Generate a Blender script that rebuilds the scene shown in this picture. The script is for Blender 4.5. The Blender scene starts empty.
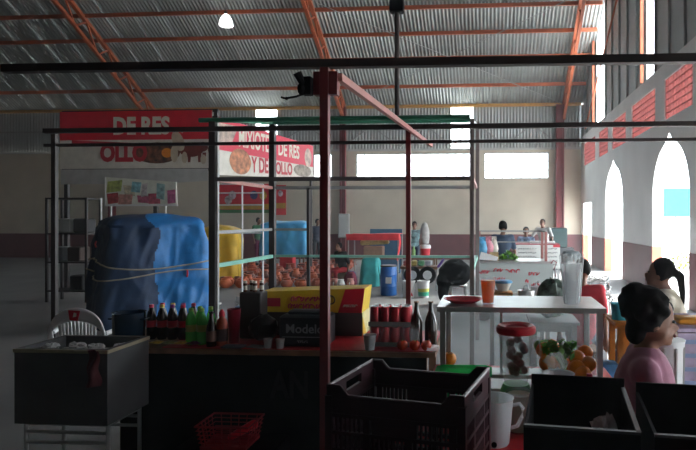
import bpy, math, random
from mathutils import Vector, Matrix
R = math.radians
rnd = random.Random(7)
scene = bpy.context.scene
COL = scene.collection

# ------------------------------------------------------------------ camera
F, TH, PX, PY, CH = 580.0, R(4.0), 449.4, 219.0, 1.6
cam = bpy.data.cameras.new('camera')
cam.sensor_width = 36; cam.lens = 36 * F / 696
cam.shift_x = -(PX - 348) / 696; cam.shift_y = -(225 - PY) / 696
cam.clip_start = 0.05; cam.clip_end = 400
cam_o = bpy.data.objects.new('camera', cam); COL.objects.link(cam_o)
cam_o.location = (0, 0, CH); cam_o.rotation_euler = (R(90), 0, TH)
scene.camera = cam_o

# ------------------------------------------------------------------ world: bright overcast sky
w = bpy.data.worlds.new('sky'); scene.world = w; w.use_nodes = True
bg = w.node_tree.nodes['Background']
bg.inputs[0].default_value = (0.86, 0.94, 1.0, 1); bg.inputs[1].default_value = 1.0
vs = scene.view_settings
vs.view_transform = 'Standard'; vs.look = 'None'; vs.gamma = 1; vs.use_curve_mapping = False
vs.exposure = 3.8
scene.cycles.use_denoising = True
scene.cycles.max_bounces = 10; scene.cycles.diffuse_bounces = 6; scene.cycles.glossy_bounces = 3
scene.cycles.transmission_bounces = 6; scene.cycles.transparent_max_bounces = 12
scene.cycles.sample_clamp_indirect = 6.0
scene.cycles.caustics_reflective = False; scene.cycles.caustics_refractive = False

sun = bpy.data.lights.new('sun', 'SUN'); sun.energy = 2.2; sun.angle = R(12); sun.color = (1.0, .97, .92)
sun_o = bpy.data.objects.new('sun', sun); COL.objects.link(sun_o); sun_o.rotation_euler = (0, R(36), R(25))
def portal(loc, sx, sy, rot):
    l = bpy.data.lights.new('sky_portal', 'AREA'); l.shape = 'RECTANGLE'; l.size = sx; l.size_y = sy
    l.cycles.is_portal = True
    o = bpy.data.objects.new('sky_portal', l); COL.objects.link(o); o.location = loc; o.rotation_euler = rot

# ------------------------------------------------------------------ helpers
def P(px, py, Y):
    cx, cz = (px - PX) / F, (PY - py) / F
    dx = -math.sin(TH) + math.cos(TH) * cx; dy = math.cos(TH) + math.sin(TH) * cx
    t = Y / dy
    return Vector((dx * t, Y, CH + cz * t))
def PZ(px, py, z):
    cx, cz = (px - PX) / F, (PY - py) / F
    dx = -math.sin(TH) + math.cos(TH) * cx; dy = math.cos(TH) + math.sin(TH) * cx
    t = (z - CH) / cz
    return Vector((dx * t, dy * t, z))

MATS = {}
def mat(name, col, rough=.6, metal=0., var=.12, scale=6., bump=0., alpha=None, emit=0., trans=0., spec=None, ior=None, coat=0.):
    if name in MATS: return MATS[name]
    m = bpy.data.materials.new(name); m.use_nodes = True
    nt = m.node_tree; b = nt.nodes['Principled BSDF']
    b.inputs['Roughness'].default_value = rough; b.inputs['Metallic'].default_value = metal
    if spec is not None: b.inputs['Specular IOR Level'].default_value = spec
    if ior: b.inputs['IOR'].default_value = ior
    if coat: b.inputs['Coat Weight'].default_value = coat
    tc = nt.nodes.new('ShaderNodeTexCoord'); nz = nt.nodes.new('ShaderNodeTexNoise')
    nz.inputs['Scale'].default_value = scale; nz.inputs['Detail'].default_value = 4
    nt.links.new(tc.outputs['Object'], nz.inputs['Vector'])
    rp = nt.nodes.new('ShaderNodeValToRGB')
    rp.color_ramp.elements[0].position = .3; rp.color_ramp.elements[1].position = .7
    rp.color_ramp.elements[0].color = tuple(c * (1 - var) for c in col) + (1,)
    rp.color_ramp.elements[1].color = tuple(min(1, c * (1 + var)) for c in col) + (1,)
    nt.links.new(nz.outputs['Fac'], rp.inputs['Fac']); nt.links.new(rp.outputs['Color'], b.inputs['Base Color'])
    if bump:
        bp = nt.nodes.new('ShaderNodeBump'); bp.inputs['Strength'].default_value = bump; bp.inputs['Distance'].default_value = .02
        nt.links.new(nz.outputs['Fac'], bp.inputs['Height']); nt.links.new(bp.outputs['Normal'], b.inputs['Normal'])
    if alpha is not None: b.inputs['Alpha'].default_value = alpha
    if trans: b.inputs['Transmission Weight'].default_value = trans
    if emit:
        b.inputs['Emission Color'].default_value = tuple(col) + (1,); b.inputs['Emission Strength'].default_value = emit
    MATS[name] = m
    return m
def film(name, col, clear=.6, gloss=.1):
    """thin see-through plastic or glass sheet: transparent + translucent/diffuse + gloss"""
    if name in MATS: return MATS[name]
    m = bpy.data.materials.new(name); m.use_nodes = True; nt = m.node_tree
    out = nt.nodes['Material Output']; b = nt.nodes['Principled BSDF']
    b.inputs['Base Color'].default_value = tuple(col) + (1,); b.inputs['Roughness'].default_value = .15
    tl = nt.nodes.new('ShaderNodeBsdfTranslucent'); tl.inputs[0].default_value = tuple(col) + (1,)
    tp = nt.nodes.new('ShaderNodeBsdfTransparent'); tp.inputs[0].default_value = tuple(.4 + .6 * c for c in col) + (1,)
    m1 = nt.nodes.new('ShaderNodeMixShader'); m1.inputs[0].default_value = .68
    nt.links.new(b.outputs[0], m1.inputs[1]); nt.links.new(tl.outputs[0], m1.inputs[2])
    m2 = nt.nodes.new('ShaderNodeMixShader'); m2.inputs[0].default_value = clear
    nt.links.new(m1.outputs[0], m2.inputs[1]); nt.links.new(tp.outputs[0], m2.inputs[2])
    nt.links.new(m2.outputs[0], out.inputs['Surface'])
    MATS[name] = m
    return m

class MB:
    def __init__(s): s.v = []; s.f = []; s.m = []; s.cur = 0
    def add(s, vs, fs, M=None):
        o = len(s.v)
        for p in vs: s.v.append(tuple(M @ Vector(p)) if M else tuple(p))
        for f in fs: s.f.append(tuple(i + o for i in f)); s.m.append(s.cur)
        return s
    def box(s, c, d, rz=0, rx=0, ry=0):
        x, y, z = d[0] / 2, d[1] / 2, d[2] / 2
        vs = [(-x,-y,-z),(x,-y,-z),(x,y,-z),(-x,y,-z),(-x,-y,z),(x,-y,z),(x,y,z),(-x,y,z)]
        fs = [(0,3,2,1),(4,5,6,7),(0,1,5,4),(1,2,6,5),(2,3,7,6),(3,0,4,7)]
        M = Matrix.Translation(c) @ Matrix.Rotation(rz,4,'Z') @ Matrix.Rotation(ry,4,'Y') @ Matrix.Rotation(rx,4,'X')
        return s.add(vs, fs, M)
    def bb(s, a, b):
        return s.box(tuple((a[i]+b[i])/2 for i in range(3)), tuple(abs(b[i]-a[i]) for i in range(3)))
    def rbox(s, c, d, r=.01, rz=0, taper=1.):
        """box with chamfered vertical and horizontal edges"""
        x, y, z = d[0]/2, d[1]/2, d[2]/2
        rings = []
        for (zz, ins, tp) in ((-z, r, taper), (-z+r, 0, taper), (z-r, 0, 1), (z, r, 1)):
            X, Y = x*tp-ins, y*tp-ins; q = r*.8
            rings.append([(X-q,-Y,zz),(X,-Y+q,zz),(X,Y-q,zz),(X-q,Y,zz),(-X+q,Y,zz),(-X,Y-q,zz),(-X,-Y+q,zz),(-X+q,-Y,zz)])
        vs = [p for k in rings for p in k]; fs = []
        for k in range(3):
            for i in range(8):
                j = (i+1) % 8; fs.append((k*8+i, k*8+j, k*8+8+j, k*8+8+i))
        fs.append(tuple(range(7,-1,-1))); fs.append(tuple(range(24,32)))
        return s.add(vs, fs, Matrix.Translation(c) @ Matrix.Rotation(rz,4,'Z'))
    def cyl(s, p0, p1, r0, r1=None, n=10, caps=True):
        r1 = r0 if r1 is None else r1
        p0, p1 = Vector(p0), Vector(p1); d = (p1-p0)
        q = d.normalized().to_track_quat('Z','Y').to_matrix()
        vs = []
        for p, r in ((p0,r0),(p1,r1)):
            for i in range(n):
                a = 2*math.pi*i/n; vs.append(p + q @ Vector((r*math.cos(a), r*math.sin(a), 0)))
        fs = [(i,(i+1)%n,n+(i+1)%n,n+i) for i in range(n)]
        if caps: fs += [tuple(range(n-1,-1,-1)), tuple(range(n,2*n))]
        return s.add(vs, fs)
    def lathe(s, prof, n=18, c=(0,0,0), sx=1, sy=1, M=None):
        vs = []; fs = []; k = len(prof)
        for (r, z) in prof:
            for i in range(n):
                a = 2*math.pi*i/n; vs.append((c[0]+r*sx*math.cos(a), c[1]+r*sy*math.sin(a), c[2]+z))
        for j in range(k-1):
            for i in range(n):
                i2 = (i+1) % n; fs.append((j*n+i, j*n+i2, (j+1)*n+i2, (j+1)*n+i))
        if prof[0][0] > 1e-5: fs.append(tuple(range(n-1,-1,-1)))
        if prof[-1][0] > 1e-5: fs.append(tuple((k-1)*n+i for i in range(n)))
        return s.add(vs, fs, M)
    def openlathe(s, prof, n=18, c=(0,0,0), sx=1, sy=1):
        vs = []; fs = []; k = len(prof)
        for (r, z) in prof:
            for i in range(n):
                a = 2*math.pi*i/n; vs.append((c[0]+r*sx*math.cos(a), c[1]+r*sy*math.sin(a), c[2]+z))
        for j in range(k-1):
            for i in range(n):
                i2 = (i+1) % n; fs.append((j*n+i, j*n+i2, (j+1)*n+i2, (j+1)*n+i))
        return s.add(vs, fs)
    def ell(s, c, r, n=14, m=9, M=None, wob=0, seed=0):
        g = random.Random(seed); prof = []; vs = []; fs = []
        for j in range(m+1):
            t = math.pi*j/m
            for i in range(n):
                a = 2*math.pi*i/n; k = 1 + (g.uniform(-wob, wob) if 0 < j < m else 0)
                vs.append((c[0]+r[0]*k*math.sin(t)*math.cos(a), c[1]+r[1]*k*math.sin(t)*math.sin(a), c[2]-r[2]*k*math.cos(t)))
        for j in range(m):
            for i in range(n):
                i2 = (i+1) % n; fs.append((j*n+i, j*n+i2, (j+1)*n+i2, (j+1)*n+i))
        return s.add(vs, fs, M)
    def cap(s, p0, p1, r0, r1, n=10):
        """tapered capsule"""
        p0, p1 = Vector(p0), Vector(p1)
        s.cyl(p0, p1, r0, r1, n); s.ell(p0, (r0,)*3, n, 6); s.ell(p1, (r1,)*3, n, 6); return s
    def tube(s, pts, r, n=6, close=False):
        pts = [Vector(p) for p in pts]; k = len(pts); vs = []; fs = []
        for i, p in enumerate(pts):
            a = pts[i-1] if (i > 0 or close) else p; b = pts[(i+1) % k] if (i < k-1 or close) else p
            q = (b-a).normalized().to_track_quat('Z','Y').to_matrix()
            for j in range(n):
                t = 2*math.pi*j/n; vs.append(p + q @ Vector((r*math.cos(t), r*math.sin(t), 0)))
        for i in range(k if close else k-1):
            i2 = (i+1) % k
            for j in range(n):
                j2 = (j+1) % n; fs.append((i*n+j, i*n+j2, i2*n+j2, i2*n+j))
        if not close: fs += [tuple(range(n-1,-1,-1)), tuple((k-1)*n+j for j in range(n))]
        return s.add(vs, fs)
    def bar(s, p0, p1, wd, ht=None):
        """square section bar between two points"""
        ht = ht or wd; p0, p1 = Vector(p0), Vector(p1); d = (p1-p0); L = d.length; d.normalize()
        up = Vector((0,0,1)) if abs(d.z) < .99 else Vector((0,1,0))
        x = d.cross(up).normalized(); z = x.cross(d)
        vs = []
        for p in (p0, p1):
            for a, b in ((-1,-1),(1,-1),(1,1),(-1,1)): vs.append(p + x*a*wd/2 + z*b*ht/2)
        return s.add(vs, [(0,1,2,3),(7,6,5,4),(0,4,5,1),(1,5,6,2),(2,6,7,3),(3,7,4,0)])
    def grid(s, fn, nu, nv, th=0):
        vs = [fn(i/nu, j/nv) for j in range(nv+1) for i in range(nu+1)]
        fs = [(j*(nu+1)+i, j*(nu+1)+i+1, (j+1)*(nu+1)+i+1, (j+1)*(nu+1)+i) for j in range(nv) for i in range(nu)]
        return s.add(vs, fs)
    def poly(s, pts, th=0, ax=(0,1,0)):
        """flat polygon given thickness th along ax"""
        n = len(pts); a = Vector(ax)*th
        if not th: return s.add(pts, [tuple(range(n))])
        vs = [Vector(p) for p in pts] + [Vector(p)+a for p in pts]
        fs = [tuple(range(n)), tuple(range(2*n-1,n-1,-1))] + [(i,n+i,n+(i+1)%n,(i+1)%n) for i in range(n)]
        return s.add(vs, fs)
    def mesh(s, name, mats, smooth=True):
        me = bpy.data.meshes.new(name); me.from_pydata(s.v, [], s.f)
        for m in (mats if isinstance(mats, (list, tuple)) else [mats]): me.materials.append(m)
        if isinstance(mats, (list, tuple)) and len(mats) > 1: me.polygons.foreach_set('material_index', s.m)
        import bmesh
        bm = bmesh.new(); bm.from_mesh(me); bmesh.ops.remove_doubles(bm, verts=bm.verts, dist=1e-5)
        bmesh.ops.recalc_face_normals(bm, faces=bm.faces); bm.to_mesh(me); bm.free()
        if smooth: me.shade_smooth(); me.set_sharp_from_angle(angle=R(38))
        me.update(); return me
    def build(s, name, mats, parent=None, smooth=True, label=None):
        o = bpy.data.objects.new(name, s.mesh(name, mats, smooth)); COL.objects.link(o)
        if parent: o.parent = parent
        if label: o['label'] = label
        return o

def tag(o, label, cat, group=None):
    o['label'] = label; o['category'] = cat
    if group: o['group'] = group
    return o
def thing(name, label, cat, loc=(0,0,0), rz=0, group=None):
    o = bpy.data.objects.new(name, None); COL.objects.link(o); o.empty_display_size = .1
    o.location = loc; o.rotation_euler = (0,0,rz)
    return tag(o, label, cat, group)
def one(mb, name, mats, label, cat, loc=(0,0,0), rz=0, group=None, smooth=True):
    o = mb.build(name, mats, None, smooth); o.location = loc; o.rotation_euler = (0,0,rz)
    return tag(o, label, cat, group)
def struct(o): o['kind'] = 'structure'; return o
def copy_tree(o, parent=None):
    c = o.copy(); COL.objects.link(c); c.parent = parent
    for ch in [x for x in o.children]: copy_tree(ch, c)
    return c
def text(s, size, m, parent, loc, rot=(R(90),0,0), sx=1., name='lettering', bold=0., ext=.001, align='CENTER'):
    cu = bpy.data.curves.new(name, 'FONT'); cu.body = s; cu.size = size; cu.align_x = align; cu.align_y = 'CENTER'
    cu.extrude = ext; cu.offset = bold; cu.resolution_u = 3
    t = bpy.data.objects.new(name, cu); COL.objects.link(t)
    dg = bpy.context.evaluated_depsgraph_get()
    me = bpy.data.meshes.new_from_object(t.evaluated_get(dg)); me.materials.clear(); me.materials.append(m)
    bpy.data.objects.remove(t); bpy.data.curves.remove(cu)
    o = bpy.data.objects.new(name, me); COL.objects.link(o); o.parent = parent
    o.location = loc; o.rotation_euler = rot; o.scale = (sx,1,1)
    return o
def scribble(n, wd, ht, m, parent, loc, rot, seed=0, r=.004, name='handwriting'):
    """a row of hand-painted strokes that cannot be read in the photograph either"""
    g = random.Random(seed); mb = MB(); st = wd/n
    for i in range(n):
        x0 = -wd/2 + i*st; pts = []
        ph = g.uniform(0,6); k = g.choice((1,1.5,2))
        for j in range(9):
            t = j/8; pts.append((x0 + st*.8*t + st*.25*math.sin(ph+k*5*t), ht*.5*math.sin(ph*1.7+k*4.3*t)*g.uniform(.7,1), 0))
        mb.tube(pts, r, 4)
    o = mb.build(name, m, parent); o.location = loc; o.rotation_euler = rot
    return o

# ------------------------------------------------------------------ shared materials
plaster = mat('cream_plaster', (.60,.54,.44), .85, var=.07, scale=1.2, bump=.1)
plaster_r = mat('white_plaster', (.74,.75,.74), .85, var=.06, scale=1.2, bump=.1)
maroon = mat('maroon_dado_paint', (.16,.045,.05), .6, var=.12, scale=2)
salmon = mat('salmon_jamb_paint', (.75,.16,.09), .7, var=.08, scale=3)
concrete = mat('grey_concrete', (.235,.235,.235), .8, var=.14, scale=.9, bump=.05)
conc_lt = mat('pale_concrete', (.50,.51,.50), .85, var=.08, scale=2)
zinc = mat('zinc_corrugated_sheet', (.33,.35,.345), .42, metal=.4, var=.16, scale=1.5)
siding_m = mat('grey_steel_siding', (.42,.45,.45), .5, metal=.3, var=.1, scale=1)
orange_st = mat('orange_primer_steel', (.45,.11,.045), .55, var=.2, scale=4)
gold_st = mat('yellow_primer_steel', (.62,.34,.10), .5, var=.15, scale=4)
dark_st = mat('dark_brown_steel', (.028,.020,.020), .5, var=.2, scale=6)
red_st = mat('oxide_red_steel', (.17,.022,.026), .45, var=.15, scale=6)
pink_st = mat('faded_red_steel', (.42,.17,.15), .45, var=.15, scale=6)
green_st = mat('green_painted_steel', (.03,.20,.12), .4, var=.12, scale=6)
mint_st = mat('mint_painted_steel', (.22,.55,.44), .4, var=.1, scale=6)
grey_st = mat('grey_painted_steel', (.33,.34,.34), .45, var=.1, scale=6)
white_st = mat('white_painted_steel', (.78,.79,.78), .45, var=.06)
brick_red = mat('red_clay_lattice', (.42,.15,.14), .85, var=.2, scale=9)
clear_sheet = film('translucent_roof_sheet', (.95,.97,.97), .55)
glass = film('window_glass', (.9,.95,.96), .88)
clear_pl = film('clear_plastic', (.9,.93,.93), .80)
frost_pl = film('frosted_plastic', (.88,.89,.90), .35)
green_pl = film('green_plastic', (.05,.80,.25), .2)
white_pl = mat('white_plastic', (.74,.76,.77), .4, var=.04)
black_pl = mat('black_plastic', (.005,.005,.006), .7, var=.2, spec=.08)
wood = mat('brown_wood', (.20,.10,.05), .6, var=.25, scale=12)
red_cloth = mat('red_tablecloth', (.52,.02,.03), .45, var=.15, scale=10, bump=.05)
red_pl = mat('red_plastic', (.68,.02,.04), .35, var=.08)
steel = mat('brushed_steel', (.55,.56,.56), .3, metal=.8, var=.1)
blue_tarp = mat('blue_tarpaulin', (.012,.19,.52), .5, var=.2, scale=5, bump=.35)
yellow_tarp = mat('yellow_tarpaulin', (.72,.45,.02), .5, var=.15, scale=4)
clay = mat('red_clay', (.46,.09,.035), .4, var=.22, scale=9)
clay2 = mat('dark_glazed_clay', (.22,.06,.035), .3, var=.25, scale=9)
clay3 = mat('orange_clay', (.64,.15,.05), .5, var=.2, scale=9)
tomato_m = mat('tomato_skin', (.72,.07,.02), .25, var=.12)
orange_m = mat('orange_peel', (.95,.30,.02), .4, var=.1, scale=40, bump=.1)
leaf_m = mat('leaf_green', (.14,.38,.04), .5, var=.35, scale=20)
navy_m = mat('navy_cloth', (.015,.03,.07), .7, var=.2)
black_c = mat('black_cloth', (.008,.009,.010), .9, var=.3, spec=.05)
letter_w = mat('white_print', (.80,.76,.66), .6, var=.03)
letter_r = mat('red_print', (.55,.03,.05), .6, var=.04)

# ================================================================== THE HALL
XR, XL, YB, YF = 3.53, -22.0, 22.8, -6.0
RP = [(22.8,6.04),(17.5,9.1),(13,11.0),(8.4,11.6),(3.8,11.0),(-.7,9.1),(-6,6.04)]
def roof_z(y):
    for (a, za), (b, zb) in zip(RP, RP[1:]):
        if b <= y <= a: return zb + (za-zb)*(y-b)/(a-b)
    return 6.04

floor = struct(MB().bb((XL-.3, YF-.3, -.12), (XR+.3, YB+.3, 0)).build('floor', concrete))
ground = struct(MB().bb((-70, -60, -.3), (70, 90, -.13)).build('ground_outside', conc_lt))

# ---- back wall with window openings
def px_x(px, Y): return P(px, 200, Y).x
wins = [(px_x(313,YB), px_x(332,YB)), (px_x(356,YB), px_x(472,YB)), (px_x(484,YB), px_x(549,YB))]
WZ0, WZ1 = 3.17, 4.2
mb = MB(); T = .22
mb.bb((XL, YB, 0), (XR, YB+T, WZ0)); mb.bb((XL, YB, WZ1), (XR, YB+T, 4.34))
edges = [XL] + [e for a in wins for e in a] + [XR]
for i in range(0, len(edges), 2): mb.bb((edges[i], YB, WZ0), (edges[i+1], YB+T, WZ1))
wall_back = struct(mb.build('wall_back', plaster, smooth=False))
MB().bb((XL, YB-.012, 0), (XR, YB, 1.0)).build('dado', maroon, wall_back, label='maroon painted lower band')
MB().bb((XL, YB-.05, 4.3), (XR, YB, 4.38)).build('ledge', conc_lt, wall_back)
for k, (x0, x1) in enumerate(wins):
    wo = struct(MB().bb((x0, YB+.02, WZ0), (x1, YB+.08, WZ0+.04)).bb((x0, YB+.02, WZ1-.04), (x1, YB+.08, WZ1))
                .bb((x0, YB+.02, WZ0), (x0+.04, YB+.08, WZ1)).bb((x1-.04, YB+.02, WZ0), (x1, YB+.08, WZ1)).build('window_%d' % (k+1), conc_lt, smooth=False))
    n = max(2, round((x1-x0)/.34)); st = (x1-x0)/n
    pane = MB().bb((.012, 0, .012), (st-.012, .02, (WZ1-WZ0)/3-.012)).mesh('pane', glass, False)
    for i in range(n):
        for j in range(3):
            p = bpy.data.objects.new('pane', pane); COL.objects.link(p); p.parent = wo
            p.location = (x0+i*st, YB+.04, WZ0+j*(WZ1-WZ0)/3)
    m2 = MB()
    for i in range(1, n): m2.bb((x0+i*st-.012, YB+.03, WZ0), (x0+i*st+.012, YB+.07, WZ1))
    for j in (1, 2): m2.bb((x0, YB+.03, WZ0+j*(WZ1-WZ0)/3-.012), (x1, YB+.07, WZ0+j*(WZ1-WZ0)/3+.012))
    m2.build('muntin', white_pl, wo, False)
    portal(((x0+x1)/2, YB-.02, (WZ0+WZ1)/2), x1-x0, WZ1-WZ0, (R(-90),0,0))

# ---- corrugated siding above the back wall, one sheet per 0.9 m
def corrug(wd, waves, amp, path):
    """sheet of sine corrugation across x, swept along path [(y,z)...]"""
    vs = []; fs = []; n = waves*6
    for (y, z, ny, nz) in path:
        for i in range(n+1):
            a = amp*math.sin(2*math.pi*i/6); vs.append((wd*i/n, y+ny*a, z+nz*a))
    for j in range(len(path)-1):
        for i in range(n): fs.append((j*(n+1)+i, j*(n+1)+i+1, (j+1)*(n+1)+i+1, (j+1)*(n+1)+i))
    return MB().add(vs, fs)
SW = .88
side_me = corrug(SW, 7, .018, [(0,4.36,1,0),(0,6.05,1,0)]).mesh('siding_sheet', siding_m)
side_cl = corrug(SW, 7, .018, [(0,4.36,1,0),(0,6.05,1,0)]).mesh('translucent_sheet', clear_sheet)
x0a = px_x(451, YB)                                  # left edge of the clear sheet
k0 = int((x0a - XL)/SW); clear_k = {0, round((px_x(252,YB)-x0a)/SW)}
trim_back = struct(MB().bb((XL, YB-.06, 6.0), (XR, YB+.06, 6.12)).build('trim_1', gold_st))
for k in range(-k0-1, int((XR-x0a)/SW)+1):
    cl = k in clear_k
    o = bpy.data.objects.new('translucent_sheet' if cl else 'siding_sheet', side_cl if cl else side_me); COL.objects.link(o)
    o.parent = wall_back; o.location = (x0a + k*SW, YB+.06, 0)
    if cl: portal((x0a+(k+.5)*SW, YB-.02, 5.2), SW, 1.6, (R(-90),0,0))
mb = MB()
for zz in (5.2,): mb.bb((XL, YB-.02, zz-.025), (XR, YB+.03, zz+.025))
xs = [px_x(p, YB) for p in (100,150,215,270,343,400,452,505,560)]
for a, b in zip(xs, xs[1:]):
    m = (a+b)/2; mb.bar((a, YB-.03, 4.45), (m, YB-.03, 5.3), .045); mb.bar((m, YB-.03, 5.3), (b, YB-.03, 4.45), .045)
mb.build('brace', grey_st, wall_back)

# ---- roof
ceiling = struct(MB().bb((XL, 8.3, 11.72), (XR, 8.5, 11.8)).build('ceiling', zinc))
L1 = math.hypot(5.3, 3.06); ny, nz = 3.06/L1, 5.3/L1
sheet = corrug(1.0, 8, .02, [(22.85,6.06,ny,nz),(20.1,7.63,ny,nz),(17.45,9.13,ny,nz)]).mesh('roof_sheet', zinc)
x = XR + .25
while x > XL:
    x -= .985
    o = bpy.data.objects.new('roof_sheet', sheet); COL.objects.link(o); o.parent = ceiling; o.location = (x, 0, 0)
path = [(y, z+.03, 0, 1) for y, z in RP[1:]]
o = corrug(XR-XL, 204, .02, path).build('roof_sheeting', zinc, ceiling); o.location = (XL,0,0); o.scale = ((XR+.25-XL)/(XR-XL),1,1); o['kind'] = 'stuff'
def roof_hit(py):
    y = 22.7
    while y > 10 and roof_z(y)-.12 < P(450,py,y).z: y -= .02
    while y > 10 and roof_z(y)-.12 > P(450,py,y).z: y -= .02
    return y
for py in (86,58,33,7):                              # purlins along the far slope
    y = min([22.6-.02*i for i in range(500)], key=lambda v: abs(roof_z(v)-.12-P(450,py,v).z)); z = roof_z(y) - .10
    MB().bb((XL, y-.035, z-.07), (XR, y+.035, z+.05)).build('purlin', orange_st, ceiling)
for y in (15.5,13.2,10.8,8.4,6,3.6,1.2,-1.5,-4):
    MB().bb((XL, y-.035, roof_z(y)-.17), (XR, y+.035, roof_z(y)-.05)).build('purlin', orange_st, ceiling)
def truss(X):
    t = MB(); t.bar((X,22.6,6.0),(X,17.5,8.9),.12); 
    for (a, za), (b, zb) in zip(RP[1:-1], RP[2:]): t.bar((X,a,za-.2),(X,b,zb-.2),.12)
    t = t.build('truss', orange_st, ceiling)
    lo = MB(); D = .62
    lo.bar((X,22.5,5.45),(X,17.5,8.9-D),.10)
    for (a, za), (b, zb) in zip(RP[1:-1], RP[2:]): lo.bar((X,a,za-.2-D),(X,b,zb-.2-D),.10)
    lo.build('lower_chord', orange_st, t)
    n = 18; y = 22.5
    for i in range(n):
        y2 = y - .55
        a = (X, y, roof_z(y)-.2-D); b = (X, y2, roof_z(y2)-.2)
        if i % 2: a, b = (X, y, roof_z(y)-.2), (X, y2, roof_z(y2)-.2-D)
        MB().bar(a, b, .05).build('web_bar', orange_st, t); y = y2
for X in (px_x(563,YB), px_x(346,YB), px_x(157,YB)): truss(X)
# tie rods crossing below the far slope
mb = MB()
mb.cyl((px_x(346,YB)+.1,22.3,6.0),(px_x(563,YB)-.2,18.2,8.5),.015,n=6); mb.cyl((px_x(563,YB)-.1,22.3,6.0),(px_x(346,YB)+.2,18.2,8.5),.015,n=6)
mb.build('tie_rod', grey_st, ceiling)

# ---- steel columns
for px, wd in ((343,.22),(560,.30),(112,.22)):
    X = px_x(px, YB-.25); t = thing('steel_column', {343:'dark red steel column with a grey electrical cabinet on it, against the back wall', 560:'wide dark red steel column in the corner by the arched wall', 112:'dark red steel column behind the red banner with a bull'}[px], 'column', (X, YB-.25, 0))
    MB().bb((-wd/2,-.1,0),(-wd/2+.05,.1,6)).bb((wd/2-.05,-.1,0),(wd/2,.1,6)).build('flange', red_st, t)
    MB().bb((-wd/2+.05,-.03,0),(wd/2-.05,.03,6)).build('web_plate', red_st, t)
    MB().bb((-wd/2-.05,-.15,0),(wd/2+.05,.15,.03)).build('base_plate', red_st, t)
pc = P(343, 219, 22.2)
t = thing('electrical_cabinet', 'pale grey electrical cabinet mounted low on the steel column', 'cabinet', (pc.x, 22.33, .85))
MB().rbox((0,0,.48),(.42,.2,.95),.015).build('body', grey_st, t); MB().rbox((0,-.105,.48),(.36,.02,.86),.006).build('door', conc_lt, t)

# ---- right wall with pointed arches
TW = .2
mb = MB(); jb = MB()
FILL_DOOR = (1.7,2.75,2.1)                                  # unseen side doorway added to brighten the right foreground
arches = [(5.35,7.7),(10.55,12.9),(15.75,18.1)]; door = (20.5,22.3,2.2)
ZT = 3.6
def strip(y0, y1, z0=0, z1=ZT): mb.bb((XR, y0, z0), (XR+TW, y1, z1))
segs = [YF] + [FILL_DOOR[0], FILL_DOOR[1]] + [e for a in arches for e in a] + [door[0]]
for i in range(0, len(segs), 2): strip(segs[i], segs[i+1])
strip(FILL_DOOR[0], FILL_DOOR[1], FILL_DOOR[2], ZT); portal((XR-.02,(FILL_DOOR[0]+FILL_DOOR[1])/2,1.05),2.1,1.05,(0,R(90),0)); strip(door[1], YB); strip(door[0], door[1], door[2], ZT)
NA = 20
for (a, b) in arches:
    c, h = (a+b)/2, (b-a)/2
    def zt(y):
        s = min(1, abs((y-c)/h)); return 2.05 + 1.10*math.sqrt(max(0,1-s**2.0)) + .16*max(0,1-s*5)
    ys = [c - h*math.cos(math.pi*i/NA) for i in range(NA+1)]
    for i in range(NA):
        y0, y1 = ys[i], ys[i+1]; z0, z1 = zt(y0), zt(y1)
        vs = [(XR,y0,z0),(XR,y1,z1),(XR,y1,ZT),(XR,y0,ZT),(XR+TW,y0,z0),(XR+TW,y1,z1),(XR+TW,y1,ZT),(XR+TW,y0,ZT)]
        mb.add(vs, [(0,1,2,3),(7,6,5,4),(0,4,5,1)])
    portal((XR-.02, c, 1.6), 2.3, 3.2, (0,R(90),0))
portal((XR-.02, (door[0]+door[1])/2, 1.1), 2.2, 1.8, (0,R(90),0))
mb.bb((XR,YF,4.42),(XR+TW,YB,4.75))                                          # ring beam
pan = [(-.5,1.2),(1.9,3.7),(4.5,6.2),(7.0,8.8),(10.4,12.05),(12.7,14.8),(15.4,17.1),(17.7,19.2),(19.8,22.2)]
e = [YF] + [q for p in pan for q in p] + [YB]
for i in range(0, len(e), 2): mb.bb((XR,e[i],ZT),(XR+TW,e[i+1],4.42))
wall_right = struct(mb.build('wall_right', plaster_r, smooth=False))
mb = MB()
for i in range(0, len(segs), 2): mb.bb((XR-.012, segs[i], 0), (XR, segs[i+1], 1.0))
mb.bb((XR-.012, door[1], 0), (XR, YB, 1.0)); mb.build('dado', maroon, wall_right, label='maroon painted lower band')
mb = MB()
for (a, b) in arches + [door[:2], FILL_DOOR[:2]]:
    mb.bb((XR-.01, a-.004, 0), (XR+TW, a+.008, 1.0)); mb.bb((XR-.01, b-.008, 0), (XR+TW, b+.004, 1.0))
mb.build('jamb', salmon, wall_right, label='salmon painted jamb')
for (a, b) in pan:                                                           # clay lattice panels
    mb = MB(); n = round((b-a)/.17)
    for j in range(7):
        z = ZT + .82*j/6; mb.bb((XR+.03, a, z-.012), (XR+TW-.03, b, z+.012))
    for i in range(n+1):
        y = a + (b-a)*i/n; mb.bb((XR+.03, y-.014, ZT), (XR+TW-.03, y+.014, 4.42))
    o = mb.build('lattice_panel', brick_red, wall_right, False)
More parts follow.
